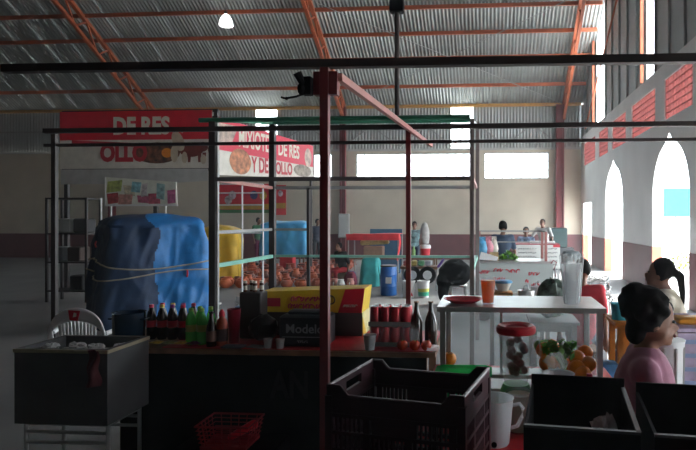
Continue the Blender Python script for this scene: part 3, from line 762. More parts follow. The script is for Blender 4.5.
MB().poly([(W/2+.001,.0,0),(W/2+.001,.12,0),(W/2+.001,.0,H1*.8)],.006,(1,0,0)).build('side_stripe', yb, t)
MB().bb((-W/2+.03,-.016,H1+.04),(-W/2+.14,-.0125,H1+.1)).build('logo_block', letter_r, t)
scribble(7,.22,.035,letter_r,t,(-.03,-.014,H1+.095),(R(84),0,0),11,.005,'red_lettering'); scribble(8,.26,.035,letter_r,t,(-.03,-.017,H1+.045),(R(84),0,0),12,.005,'red_lettering')
scribble(6,.10,.02,letter_w,t,(W/2-.08,-.019,H1+.05),(R(84),0,0),13,.003,'white_lettering')
MB().tube([(.14+.03*math.cos(i*.5236),-.012,H1+.09+.03*math.sin(i*.5236)) for i in range(12)],.005,5,True).build('emblem_ring', mat('dark_print',(.06,.05,.03),.6), t)
# small grey box with four shakers
xg = P(263,310,4.0).x
t = one(MB().rbox((0,0,.16),(.15,.13,.32),.006), 'grey_box', mat('dim_grey_card',(.06,.055,.055),.7), 'upright grey box beside the yellow-banded carton with jars on it', 'box', (xg-.055,3.97,CZ))
for i in range(4):
    t = thing('spice_jar', 'small brown spice jar with white label on the grey box', 'jar', (xg-.055-.052+i*.035,3.95+.03*(i%2),CZ+.321), 0, 'spice jars on the grey box')
    MB().lathe([(0,0),(.014,0),(.0145,.05),(.012,.06),(0,.06)],12).build('body', mat('brown_glass',(.10,.05,.03),.2), t)
    MB().lathe([(.015,.012),(.015,.042)],12).build('label_band', letter_w, t); MB().lathe([(0,.06),(.0135,.06),(.0135,.075),(0,.075)],12).build('cap', letter_w, t)
# cans in two layers
can_side = mat('red_can', (.50,.02,.035), .3, metal=.3, var=.1, scale=30); can_top = mat('can_aluminium',(.7,.7,.7),.25,metal=.9)
proto = None
cx = P(391,340,3.78).x
for layer in range(2):
    tr = one(MB().bb((-.14,-.075,0),(.14,.075,.004)).bb((-.14,-.077,0),(.14,-.075,.03)).bb((-.14,.075,0),(.14,.077,.03)), 'can_tray', mat('grey_tray',(.22,.2,.2),.6), ('lower' if layer == 0 else 'upper') + ' cardboard tray holding a layer of red cans', 'tray', (cx,3.80,CZ+layer*.132))
    for i in range(4):
        for j in range(2):
            loc = (cx-.102+i*.068, 3.80-.035+j*.07, CZ+.0045+layer*.132)
            lab = ('red drink can in the top layer by the beer bottles' if layer else 'red drink can in the bottom layer under clear film')
            t = thing('drink_can', lab, 'can', loc, 0, 'red cans, %s layer' % ('top' if layer else 'bottom'))
            if proto is None:
                a = MB().lathe([(0,.004),(.024,.0),(.032,.012),(.033,.018),(.033,.105),(.027,.119)],18).build('body', can_side, t)
                b = MB().lathe([(.0275,.119),(.0275,.123),(.0255,.123),(.025,.119),(0,.119)],18).build('rim', can_top, t)
                c = MB().box((0,.004,.1205),(.012,.02,.002)).build('pull_tab', can_top, t); proto = (a,b,c)
            else:
                for s in proto: o = s.copy(); COL.objects.link(o); o.parent = t
mb = MB().grid(lambda u,v: (cx-.145+.30*u, 3.80-.085-.012*math.sin(u*9+v*4)*v, CZ+.003+.125*v+.004*math.sin(u*25)),24,6)
mb.grid(lambda u,v: (cx+.143+.004*math.sin(v*7+u*5), 3.72+.14*u, CZ+.003+.15*v),8,6)
one(mb, 'shrink_film', clear_pl, 'torn clear shrink film around the bottom layer of cans', 'film')
# foam cup, clear cup, beer bottles
cup('foam_cup', 'white foam cup at the front of the counter before the cans', 'cup', (P(370,350,3.64).x,3.635,CZ), .029, .042, .095, white_pl)
cup('clear_cup', 'clear plastic cup standing before the beer bottles', 'cup', (P(413,350,3.68).x,3.735,CZ), .026, .036, .12, clear_pl)
for px in (416,430.5):
    glass_bottle('big brown beer bottle at the right end of the counter' if 0 else 'big brown glass beer bottle between the cans and the glass cabinet', (P(px,345,3.80).x,3.82,CZ), .285, .041, amber, None, mat('bronze_cap',(.2,.1,.06),.4,metal=.5), 'beer_bottle', 'brown beer bottles on the counter')
cup('deli_tub', 'small shallow clear tub beside the tomatoes', 'tub', (P(431,362,3.62).x,3.66,CZ), .04, .048, .02, frost_pl)
for i,(px,py) in enumerate(((449,352),(450,361))):
    tomato('tomato', 'orange-red tomato inside the left end of the glass cabinet', 'tomato', tuple(Vector((P(450,352,3.2).x,3.14,TB+.021+.066*(1-i)))), .04, orange_m if i == 0 else tomato_m, 'tomatoes stacked in the glass cabinet')

# ================================================================== UNDER AND BESIDE THE COUNTER
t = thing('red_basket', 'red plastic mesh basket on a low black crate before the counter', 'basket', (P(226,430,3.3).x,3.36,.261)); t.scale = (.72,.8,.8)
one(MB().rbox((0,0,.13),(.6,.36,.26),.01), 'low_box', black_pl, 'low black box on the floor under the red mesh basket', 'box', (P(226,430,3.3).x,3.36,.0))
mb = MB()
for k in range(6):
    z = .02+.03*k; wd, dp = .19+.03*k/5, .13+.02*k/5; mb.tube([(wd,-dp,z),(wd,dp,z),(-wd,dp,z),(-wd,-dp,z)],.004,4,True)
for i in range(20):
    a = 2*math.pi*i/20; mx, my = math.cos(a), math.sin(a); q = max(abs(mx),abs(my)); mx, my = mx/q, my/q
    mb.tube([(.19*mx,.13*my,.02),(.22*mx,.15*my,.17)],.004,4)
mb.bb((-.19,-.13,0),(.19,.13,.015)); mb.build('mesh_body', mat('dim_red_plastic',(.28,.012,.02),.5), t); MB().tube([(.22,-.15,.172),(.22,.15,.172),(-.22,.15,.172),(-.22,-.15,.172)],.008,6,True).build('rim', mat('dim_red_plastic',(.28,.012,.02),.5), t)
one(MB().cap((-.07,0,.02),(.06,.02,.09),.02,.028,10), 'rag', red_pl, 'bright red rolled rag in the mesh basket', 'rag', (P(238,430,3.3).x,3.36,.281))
# ice chest on tube stand
xa, xb = P(20,350,3.2).x, P(112,350,3.2).x
t = thing('chest_stand', 'metal tube stand under the dull grey ice chest', 'stand', ((xa+xb)/2,3.36,0)); hw = (xb-xa)/2
for sx in (-1,1):
    for sy in (-1,1): MB().cyl((sx*(hw-.03),sy*.15,0),(sx*(hw-.03),sy*.15,.42),.012,n=8).build('leg', steel, t)
mb = MB()
for z in (.30,.36,.42-.012): mb.cyl((-hw+.03,-.15,z),(hw-.03,-.15,z),.011,n=8); mb.cyl((-hw+.03,.15,z),(hw-.03,.15,z),.011,n=8)
for sx in (-1,1): mb.cyl((sx*(hw-.03),-.15,.408),(sx*(hw-.03),.15,.408),.011,n=8)
mb.build('rail', steel, t)
t = thing('ice_chest', 'open dull grey ice chest standing at the end of the counter', 'ice chest', ((xa+xb)/2,3.36,.421))
mb = MB(); h = P(90,350,3.16).z-.421; foam = mat('dull_grey_plastic',(.09,.092,.095),.7,spec=.2)
for a, b in (((-hw,-.2,0),(hw,-.17,h)),((-hw,.17,0),(hw,.2,h)),((-hw,-.17,0),(-hw+.03,.17,h)),((hw-.03,-.17,0),(hw,.17,h)),((-hw+.03,-.17,0),(hw-.03,.17,.03))): mb.bb(a,b)
mb.build('body', foam, t)
MB().bb((-hw-.005,-.206,h-.02),(hw+.005,-.2,h)).bb((-hw-.005,.2,h-.02),(hw+.005,.206,h)).bb((hw,-.2,h-.02),(hw+.006,.2,h)).build('rim', mat('tan_rim',(.35,.30,.2),.6), t)
MB().bb((-hw+.03,-.17,.03),(hw-.03,.17,h-.07)).build('ice', mat('ice_bags',(.2,.19,.16),.3,var=.4,scale=12), t)
for i in range(4): one(crumple((0,0,.03),(.05,.04,.03),30+i), 'plastic_bag', frost_pl, 'small clear bag lying in the open ice chest', 'bag', ((xa+xb)/2-.2+.14*i,3.34+.03*(i%2),.421+h-.066), 0, 'clear bags in the ice chest', smooth=False)
one(MB().grid(lambda u,v: (.08*(u-.5)+.01*math.sin(v*9),.02*math.sin(u*5+v*3)-.02*v,-.2*v),8,8), 'dark_cloth', mat('dark_red_cloth',(.10,.02,.025),.8), 'dark red cloth hanging over the end of the ice chest', 'cloth', (xb-.06,3.13,.421+h+.005))
# monobloc chair
t = thing('plastic_chair', 'white plastic armchair with a red emblem on its rounded back', 'chair', (P(91,330,4.9).x,4.95,0))
mb = MB()
def back(u, v):
    a = math.pi*u; x = -.26*math.cos(a); top = .44+.40*math.sin(a)**.55
    return (x*(.9+.1*v), -.20-.04*v, .44+(top-.44)*v)
def sl(u0,u1,v0,v1): mb.grid(lambda u,v: back(u0+(u1-u0)*u, v0+(v1-v0)*v), max(2,int((u1-u0)*40)), 4)
sl(.03,.16,0,1); sl(.84,.97,0,1); sl(.16,.84,.72,1); sl(.30,.70,.0,.12)
for i in range(9): sl(.32+.042*i,.345+.042*i,.12,.72)
sl(.27,.31,0,.74); sl(.70,.73,0,.74)
mb2 = MB().grid(lambda u,v: (0,0,0),1,1)
o = mb.build('backrest', white_pl, t); o.modifiers.new('thick','SOLIDIFY').thickness = .012
em_p = back(.5,.88)
MB().poly([(-.042,-.258,.74),(.03,-.258,.735),(.05,-.258,.82),(-.055,-.258,.825)],.004,(0,1,0)).build('emblem', red_pl, t, label='small red shield emblem')
MB().poly([(-.012,-.2605,.765),(.018,-.2605,.77),(.02,-.2605,.80),(-.002,-.2605,.805)],.003,(0,1,0)).build('emblem_mark', letter_w, t)
MB().rbox((0,.03,.43),(.46,.44,.03),.012).build('seat', white_pl, t)
for sx in (-1,1):
    MB().tube([(sx*.24,-.2,.62),(sx*.28,-.05,.64),(sx*.28,.15,.64),(sx*.26,.24,.6),(sx*.25,.25,.43)],.02,8).build('armrest', white_pl, t)
    for sy in (-1,1): MB().bar((sx*.21,sy*.19+.03,.42),(sx*.25,sy*.24+.03,0),.035).build('leg', white_pl, t)

# ================================================================== GREEN RACK behind the counter
t = thing('market_rack', 'green and grey steel market rack with mint rails behind the counter', 'rack')
YN, YR = 6.0, 7.7
xl, xr = P(213,200,YN).x, P(472,200,YN).x; zg = P(300,119,YN).z; z1 = P(300,179,YN).z; z2 = 1.455; z3 = P(213,266,YN).z
for X, Y, m, wd in ((xl,YN,dark_st,.065),(xl,YR,dark_st,.075),(xr,YN,mat('brown_grey_steel',(.20,.17,.165),.5),.045),(xr+.02,YR,mat('brown_grey_steel',(.20,.17,.165),.5),.05)): MB().bb((X-wd/2,Y-wd/2,0),(X+wd/2,Y+wd/2,(zg if Y == YN else P(300,122.5,YR).z)-.02)).build('post', m, t)
MB().bb((xl+.034,YN-.02,0),(xl+.06,YN+.02,zg-.03)).build('edge_strip', grey_st, t)
xm = P(308.5,230,YR).x; MB().bb((xm-.02,YR-.02,0),(xm+.02,YR+.02,z1)).build('post', dark_st, t)
zr = P(300,122.5,YR).z
for Y, zz in ((YN,zg), (YR,zr)): MB().cyl((xl-.15,Y,zz),(xr-.02,Y,zz),.026,n=10).build('top_tube', green_st, t)
MB().cyl((xl,YN,zg),(xl,YR,zr),.022,n=8).build('top_tube', green_st, t); MB().cyl((xr,YN,zg-.05),(xr,YR,zr-.05),.022,n=8).build('top_tube', grey_st, t)
rail_st = mat('worn_grey_steel',(.12,.11,.11),.5)
for Y, m in ((YN,rail_st),(YR,grey_st)): MB().bb((xl,Y-.02,z1-.022),(xr,Y+.02,z1+.022)).build('upper_rail', m, t)
for X in (xl, xr): MB().bb((X-.018,YN,z1-.02),(X+.018,YR,z1+.02)).build('upper_rail', pink_st, t)
MB().bb((xl,YR-.012,z2-.015),(xm,YR+.012,z2+.02)).build('middle_rail', grey_st, t); MB().bb((xl-.012,YN,z2-.015),(xl+.012,YR,z2+.02)).build('middle_rail', grey_st, t)
MB().bb((xl,YR-.02,z3-.016),(xr,YR+.02,z3+.016)).build('shelf_rail', mint_st, t)
for X in (xl, xr): MB().bb((X-.025,YN,z3-.025),(X+.025,YR,z3+.02)).build('shelf_rail', mint_st, t)

# ================================================================== BANNERS
ban_red = mat('banner_red', (.72,.012,.035), .5, var=.06); ban_white = mat('banner_white', (.74,.71,.64), .5, var=.08)
bull_m = mat('bull_brown', (.20,.03,.02), .6, var=.3); cream_m = mat('cream_print', (.6,.52,.4), .6); food_m = mat('stew_print', (.16,.06,.03), .6, var=.95, scale=9)
def flat(mb, pts, k): mb.poly(pts, 0); return mb
def ellp(cx, cz, rx, rz, y, n=20, rot=0): return [(cx+rx*math.cos(2*math.pi*i/n)*math.cos(rot)-rz*math.sin(2*math.pi*i/n)*math.sin(rot), y, cz+rx*math.cos(2*math.pi*i/n)*math.sin(rot)+rz*math.sin(2*math.pi*i/n)*math.cos(rot)) for i in range(n)]
# frontal banner: local x right, z up, front at y = 0
YB1 = 12.0
a = P(212,168,YB1); b = P(60,112,YB1); BW, BH = a.x-b.x, b.z-a.z; s = YB1/F
def B(px, py): return ((px-212)*s, (168-py)*s)
t = thing('banner', 'red and white food banner with a brown bull and the words DE RES', 'banner', (a.x,YB1,a.z))
MB().bb((-BW,0,0),(0,.012,BH)).build('sheet', ban_white, t)
MB().bb((-BW,-.004,BH*.5),(0,0,BH)).build('red_field', ban_red, t)
MB().poly([(B(60,142)[0],-.003,B(60,142)[1]),(B(140,146)[0],-.003,B(140,146)[1]),(B(140,142)[0],-.003,B(140,142)[1]),(B(60,138)[0],-.003,B(60,138)[1])],.002,(0,1,0)).build('red_stripe', letter_r, t)
x, z = B(136,124.5); text('DE RES', 18*s*1.35, letter_w, t, (x,-.008,z), bold=.022, sx=.82)
x, z = B(118,152.5); text('OLLO', 18*s*1.35, letter_r, t, (x-.02,-.008,z), bold=.026, sx=.8)
x, z = B(153,152); MB().poly(ellp(x,z,25*s,11*s,-.006),.003,(0,1,0)).build('stew_picture', food_m, t)
x, z = B(164,152); MB().poly(ellp(x,z,6*s,5*s,-.009),.002,(0,1,0)).build('tomato_picture', orange_m, t)
mb = MB(); bx, bz = B(190,149)
mb.poly(ellp(bx,bz,13*s,7.5*s,-.010),.002,(0,1,0)); mb.poly(ellp(bx+13*s,bz+3*s,5*s,5*s,-.0101),.002,(0,1,0))
for dx in (-9,-4,7,12): mb.poly([(bx+dx*s,-.0102,bz-3*s),(bx+(dx+4)*s,-.0102,bz-3*s),(bx+(dx+3)*s,-.0102,bz-13*s),(bx+(dx+.5)*s,-.0102,bz-13*s)],.002,(0,1,0))
mb.tube([(bx+15*s,-.01,bz+6*s),(bx+18*s,-.01,bz+2*s),(bx+19*s,-.01,bz-3*s)],.012,4); mb.build('bull_picture', bull_m, t)
mb = MB(); mb.poly(ellp(bx-14*s,bz+9*s,6*s,11*s,-.013,rot=.4),.002,(0,1,0)); mb.poly(ellp(bx-18*s,bz-4*s,4*s,9*s,-.0131),.002,(0,1,0)); mb.poly(ellp(bx-7*s,bz-8*s,3*s,6*s,-.0132),.002,(0,1,0)); mb.poly(ellp(bx+13*s,bz-10*s,3*s,5*s,-.0132),.002,(0,1,0))
o = mb.build('bull_head_picture', cream_m, t); o['kind'] = 'stuff'; MB().tube([(bx-18*s,-.012,bz+18*s),(bx-14*s,-.012,bz+21*s),(bx-9*s,-.012,bz+18*s)],.02,4).build('horn_picture', cream_m, t)
# canopy strip below the banner and its frame
t = thing('awning', 'white awning sheet under the banner with the bull', 'awning', (a.x,YB1,0))
z0, z1_ = P(150,184,YB1).z, P(150,168,YB1).z
MB().poly([(-BW,.02,z0-.0),(-.95,.02,z0+.02),(-.1,.02,z1_-.28),(-.1,.02,z1_-.02),(-BW,.02,z1_-.02)],.01,(0,1,0)).build('sheet', mat('grey_white_awning',(.50,.50,.49),.7), t)
xp = P(154,190,YB1).x - a.x
for X in (xp, .06, -BW+.1): MB().bb((X-.04,.04,0),(X+.04,.12,P(154,112,YB1).z)).build('post', dark_st, t)
MB().bb((-BW,.05,z1_-.06),(.1,.11,z1_)).bb((-BW,.05,P(154,112,YB1).z),(.1,.11,P(154,112,YB1).z+.06)).build('rail', dark_st, t)

# banner that runs back along the hall
A0, A1 = P(216,175,12.2), P(313,178,16.6)
zt0, zt1 = P(216,116,12.2).z, P(313,146,16.6).z
t = thing('banner', 'red and white banner reading MIXIOTE DE RES Y DE POLLO', 'banner', (A0.x,12.2,A0.z))
d = Vector((A1.x-A0.x, A1.y-A0.y, 0)); BL = d.length; ang = math.atan2(d.y, d.x); t.rotation_euler = (0,0,ang)
h0, h1 = zt0-A0.z, zt1-A0.z; b1 = A1.z-A0.z
def Q(u, v, y=0): lo = b1*u; hi = h0+(h1-h0)*u; return (BL*u, y, lo+(hi-lo)*v)
MB().poly([Q(0,0),Q(1,0),Q(1,1),Q(0,1)],.012,(0,1,0)).build('sheet', ban_white, t)
MB().poly([Q(.0,.44,-.004),Q(1,.34,-.004),Q(1,1,-.004),Q(0,1,-.004)],.003,(0,1,0)).build('red_field', mat('banner_bright_red',(.72,.02,.07),.5,var=.06), t)
MB().poly([Q(.0,.5,-.007),Q(.13,.62,-.007),Q(.18,.93,-.007),Q(.0,.9,-.007)],.002,(0,1,0)).build('corner_picture', mat('pinkish_print',(.55,.42,.36),.6,var=.5,scale=5), t)
c = Q(.2,.27,-.008); MB().poly(ellp(c[0],c[2],.42,.30,-.008),.002,(0,1,0)).build('dish_picture', mat('meat_print',(.50,.20,.10),.6,var=.6,scale=7), t)
c = Q(.86,.2,-.008); MB().poly(ellp(c[0],c[2],.5,.17,-.008),.002,(0,1,0)).build('pot_picture', mat('grey_print2',(.3,.25,.2),.6,var=.6,scale=7), t)
c = Q(.93,.6,-.008); MB().poly(ellp(c[0],c[2],.2,.27,-.008),.002,(0,1,0)).build('label_picture', mat('pinkish_print',(.55,.42,.36)), t)
def u_of(px):
    best = min(range(1001), key=lambda i: abs(P(px,150,A0.y+(A1.y-A0.y)*i/1000).x-(A0.x+(A1.x-A0.x)*i/1000))); return best/1000
def fit(word, p0, p1, v0, v1, m):
    u0, u1 = u_of(p0), u_of(p1); uc = (u0+u1)/2; lo, hi = Q(uc,v0), Q(uc,v1); hh = hi[2]-lo[2]
    o = text(word, hh*1.38, m, t, (0,0,0), bold=.014)
    w_ = max(v.co.x for v in o.data.vertices)-min(v.co.x for v in o.data.vertices); cx0 = (max(v.co.x for v in o.data.vertices)+min(v.co.x for v in o.data.vertices))/2
    k = (u1-u0)*BL/w_; o.scale = (k,1,1); sl_ = math.atan2(Q(u1,(v0+v1)/2)[2]-Q(u0,(v0+v1)/2)[2], (u1-u0)*BL)
    o.rotation_euler = (R(90),-sl_,0); o.location = (uc*BL-cx0*k,-.012,(lo[2]+hi[2])/2)
fit('MIXIOTE', 238.5, 268.5, .53, .90, letter_w); fit('DE RES', 278, 299, .50, .84, letter_w)
fit('Y DE', 251, 268, .06, .38, letter_r); fit('POLLO', 272, 292, .05, .34, letter_r)
MB().bb((-.05,.02,-A0.z),(.03,.10,h0)).build('post', dark_st, t); MB().bb((BL-.06,.02,-A0.z),(BL,.08,h1)).build('post', dark_st, t)

# colourful poster board on white poles
YP = 10.6; a = P(106,177,YP); b = P(177,205,YP); s = YP/F
t = thing('poster_board', 'white framed poster board with colourful snack pictures above the blue tarp', 'poster board', (a.x,YP,b.z))
PWd, PHt = b.x-a.x, a.z-b.z
MB().poly([(0,0,0),(PWd,0,.02),(PWd-.02,0,PHt-.1),(.0,0,PHt)],.02,(0,1,0)).build('board', mat('pale_poster',(.78,.80,.70),.6), t)
pcs = [(.12,.7,.13,.22,(.45,.55,.15)),(.33,.55,.09,.2,(.6,.55,.4)),(.43,.66,.08,.2,(.25,.55,.6)),(.1,.25,.1,.2,(.45,.08,.08)),(.28,.22,.12,.2,(.6,.3,.25)),(.55,.2,.13,.14,(.5,.12,.2)),(.55,.55,.05,.25,(.6,.55,.55)),(.68,.25,.1,.2,(.5,.1,.15)),(.78,.5,.07,.3,(.3,.5,.5)),(.92,.3,.07,.26,(.55,.15,.3))]
for i,(u,v,ru,rv,c) in enumerate(pcs): MB().poly([(PWd*(u+a_*ru*.8+.012*math.sin(i*3+b_)),-.004-.0008*i,PHt*.95*(v+b_*rv*.95+.03*math.sin(i*2+a_*2))) for a_,b_ in ((-1,-1),(1,-1),(1,1),(-1,1))],.002,(0,1,0)).build('snack_picture', mat('snack_print%d'%i,c,.6,var=.4,scale=14), t)
MB().bb((-.02,-.012,-.02),(PWd+.02,.0,.015)).bb((-.02,-.012,-.02),(0,0,PHt)).build('frame', white_st, t)
for u in (.06,.83): MB().cyl((PWd*u,.03,-b.z),(PWd*u,.03,0),.015,n=8).build('pole', white_st, t)
t = one(MB().cyl((0,0,0),(0,0,P(101,198,9.9).z),.018,n=8).cyl((0,0,0),(0,0,.02),.15,n=16), 'white_pole', white_st, 'thin white pole on a round foot left of the poster board', 'pole', (P(101,230,9.9).x,9.9,0))

# ================================================================== TARP COVERED STALLS
from mathutils import noise as mnoise
def tarp(name, label, loc, rz, w, d, h, m, seed, crumple_=.06, rad=.12, n=96, k=30, sag=.03, dark=None, taper=0.):
    """cloth draped over a box: rounded-rectangle outline by arc length, folds and creases from noise"""
    t = thing(name, label, 'covered stall', loc, rz); so = Vector((seed*7.3, seed*3.1, seed*1.7))
    hw, hd = w/2-rad, d/2-rad; q4 = math.pi*rad/2; per = 4*hw+4*hd+4*q4
    def outline(u):
        a = (u % 1)*per
        for L, kind, p in ((2*hd,0,0),(q4,1,0),(2*hw,0,1),(q4,1,1),(2*hd,0,2),(q4,1,2),(2*hw,0,3),(q4,1,3)):
            if a <= L: break
            a -= L
        ang = p*math.pi/2; c, s_ = math.cos(ang), math.sin(ang)
        if kind == 0:
            e, f = (hw if p % 2 == 0 else hd), (hd if p % 2 == 0 else hw); x, y, nx, ny = e+rad, -f+a, 1, 0
        else:
            b = a/rad; e, f = (hw if p % 2 == 0 else hd), (hd if p % 2 == 0 else hw); x, y, nx, ny = e+rad*math.cos(b), f+rad*math.sin(b), math.cos(b), math.sin(b)
        return x*c-y*s_, x*s_+y*c, nx*c-ny*s_, nx*s_+ny*c
    def fn(u, v):
        x, y, nx, ny = outline(u); L = u*per
        if v < .75:
            q = v/.75; z = h*.90*q
            cr = (1-abs(mnoise.noise(Vector((x*2.6+z*1.2,y*2.6-z,z*1.6))+so))*2.4)*.6 + (1-abs(mnoise.noise(Vector((x*6-z*1.5,y*6+z*1.5,z*1.2))+so))*3)*.35    # ridged creases
            fold = math.sin(L*7.5+2.2*mnoise.noise(Vector((x,y,z*.8))+so))
            dsp = crumple_*(.45*cr+.55*fold*(1-.75*q)+.35*mnoise.noise(Vector((x*5,y*5,z*3))+so)) + .05*(1-q)
            x = x*(1-taper*q**3)+nx*dsp; y = y*(1-taper*q**3)+ny*dsp
        else:
            q = (v-.75)/.25; sh = math.cos(q*math.pi/2)**.9 if q < 1 else 0
            z = h*(.90+.10*math.sin(min(1,q*1.3)*math.pi/2)); x *= sh*(1-taper); y *= sh*(1-taper)
            z += sag*math.sin(q*math.pi)*(mnoise.noise(Vector((x*2.2,y*2.2,0))+so)*2.2)
            dsp = crumple_*.4*(1-q)*(1-abs(mnoise.noise(Vector((x*2.6,y*2.6,z*1.6))+so))*2); x += nx*dsp; y += ny*dsp
        return (x, y, max(z,.005))
    mb = MB().grid(fn, n, k)
    if dark is None: mb.build('tarpaulin', m, t)
    else:                                              # shade painted as a darker sheet over the faces on one side
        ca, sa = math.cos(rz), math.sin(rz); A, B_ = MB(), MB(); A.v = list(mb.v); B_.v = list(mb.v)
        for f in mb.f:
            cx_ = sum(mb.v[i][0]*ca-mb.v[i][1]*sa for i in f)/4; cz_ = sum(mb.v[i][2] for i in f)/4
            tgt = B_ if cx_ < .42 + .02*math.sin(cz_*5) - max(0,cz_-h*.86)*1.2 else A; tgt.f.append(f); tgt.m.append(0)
        A.build('tarpaulin', m, t); B_.build('tarpaulin', dark, t, label='blue tarpaulin darkened as its shaded side')
    return t, fn
q = P(147, 260, 8.6)
t, fn = tarp('tarp_stall', 'big roped stall in bright blue tarpaulin, its left side painted darker as shade', (q.x-.12, 8.9, 0), R(42), 1.46, 1.36, P(150,214,8.3).z, blue_tarp, 4, .10, rad=.10, n=240, k=56, sag=.03, dark=mat('shaded_blue_tarpaulin',(.006,.03,.085),.65,var=.25,scale=5,bump=.35), taper=.12)
def rope(v0, amp, ph):
    pts = []
    for i in range(96):
        u = i/96; p = fn(u, v0+amp*math.sin(u*12.566+ph)); pts.append((p[0]*1.025,p[1]*1.025,p[2]))
    return pts
MB().tube(rope(.46,.035,.6),.012,5,True).tube(rope(.38,.03,2.4),.011,5,True).build('rope', mat('tan_rope',(.40,.34,.25),.8), t)
for u, v in ((.56,.60),(.92,.38)):
    p = fn(u,v); MB().tube([(p[0]*1.03,p[1]*1.03,p[2]-.05),(p[0]*1.05,p[1]*1.04,p[2]),(p[0]*1.03,p[1]*1.05,p[2]+.05),(p[0]*1.04,p[1]*1.06,p[2]+.02)],.014,5).build('knot', red_pl, t)
q = P(214, 257, 14.2); tarp('tarp_stall', 'small stall under a yellow tarpaulin beside the white wire rack', (q.x-.02,14.6,0), R(10), .95, .8, P(215,226,14.4).z, yellow_tarp, 9)
q = P(197, 258, 12.9); tarp('tarp_stall', 'low yellow tarpaulin bundle behind the big blue stall', (q.x,13.2,0), R(10), .55, .6, P(215,238,13).z, yellow_tarp, 19)
q = P(282, 250, 18.2); t, fn = tarp('tarp_stall', 'far stall on legs under a light blue tarpaulin', (q.x,18.6,.42), R(4), 1.45, .8, P(282,221,18.3).z-.42, mat('light_blue_tarpaulin',(.05,.40,.75),.42,var=.14,scale=3), 12, .05)
for sx in (-1,1):
    for sy in (-1,1): MB().bar((sx*.5,sy*.25,-.42),(sx*.5,sy*.25,.2),.05).build('leg', wood, t)

# white wire display rack
YW = 10.4; a = P(217,300,YW); b = P(263,184,YW); W = b.x-a.x; H = b.z
t = thing('wire_rack', 'white metal display rack in front of the red wall poster', 'rack', (a.x,YW,0))
for u in (0,.55,1):
    MB().cyl((W*u,0,0),(W*u,0,H),.017,n=6).build('upright', white_st, t); MB().bar((W*u,-.15,.02),(W*u,.15,.02),.03).build('foot', white_st, t)
for z in (H, P(240,193,YW).z, P(240,205,YW).z, P(240,233,YW).z): MB().cyl((0,0,z),(W,0,z),.014,n=6).build('crossbar', white_st, t)
# red wall poster with yellow and green strip, and its narrow red tail
Yw = YB-.05; a = P(218,213,Yw); b = P(264,184,Yw)
t = thing('wall_poster', 'red painted poster with yellow and green stripes on the back wall', 'poster', (a.x,Yw,a.z))
W, H = b.x-a.x+.5, b.z-a.z
MB().bb((0,0,0),(W,.02,H)).build('sheet', ban_red, t); MB().bb((0,-.004,.16),(W,0,.36)).build('yellow_stripe', mat('ochre_print',(.55,.33,.03),.6), t); MB().bb((0,-.004,0),(W,0,.14)).build('green_stripe', mat('green_print',(.04,.2,.06),.6), t)
for i,(u,v,c) in enumerate(((.25,.62,(.5,.45,.5)),(.62,.62,(.06,.07,.2)),(.78,.6,(.6,.4,.05)),(.18,.45,(.45,.4,.42)))): MB().poly(ellp(W*u,H*v,.16,.18,-.006-.001*i,12),.002,(0,1,0)).build('painted_figure', mat('poster_fig%d'%i,c,.6,var=.6,scale=8), t)
a = P(275,215,Yw); b = P(286,185,Yw)
t = thing('wall_poster', 'narrow red hanging banner with a yellow patch on the back wall', 'poster', (a.x,Yw,a.z)); W, H = b.x-a.x, b.z-a.z
MB().bb((0,0,0),(W,.02,H)).build('sheet', ban_red, t); MB().bb((.02,-.004,H*.22),(W-.02,0,H*.4)).build('yellow_patch', mat('ochre_print',(.55,.33,.03)), t); MB().poly(ellp(W/2,H*.72,.1,.13,-.005,12),.003,(0,1,0)).build('painted_figure', mat('poster_fig0',(.5,.45,.5)), t)

q = P(74,250,10.8)
t = thing('storage_shelf', 'dark steel storage shelf left of the blue tarpaulin stall', 'shelf', (q.x,10.8,0))
for sx in (-1,1):
    for sy in (-1,1): MB().bb((sx*.4-.02,sy*.2-.02,0),(sx*.4+.02,sy*.2+.02,2.0)).build('upright', dark_st, t)
for z in (.2,.75,1.3,1.98): MB().bb((-.42,-.22,z),(.42,.22,z+.03)).build('shelf_board', dark_st, t)
for i,(u,z,n_,c) in enumerate(((-.25,.78,'grey',(.2,.2,.2)),(.1,.78,'dark brown',(.08,.05,.04)),(-.1,1.33,'dull white',(.4,.4,.38)),(.22,1.33,'dark grey',(.06,.06,.065)),(.15,.23,'black',(.02,.02,.02)))):
    one(MB().rbox((0,0,.14),(.26,.3,.28),.02).bb((-.12,-.152,.2),(.12,-.15,.24)), 'storage_box', mat('store_'+n_.replace(' ','_'),c,.7), '%s storage box on the dark steel shelf' % n_, 'box', (q.x+u,10.8,z+.001))

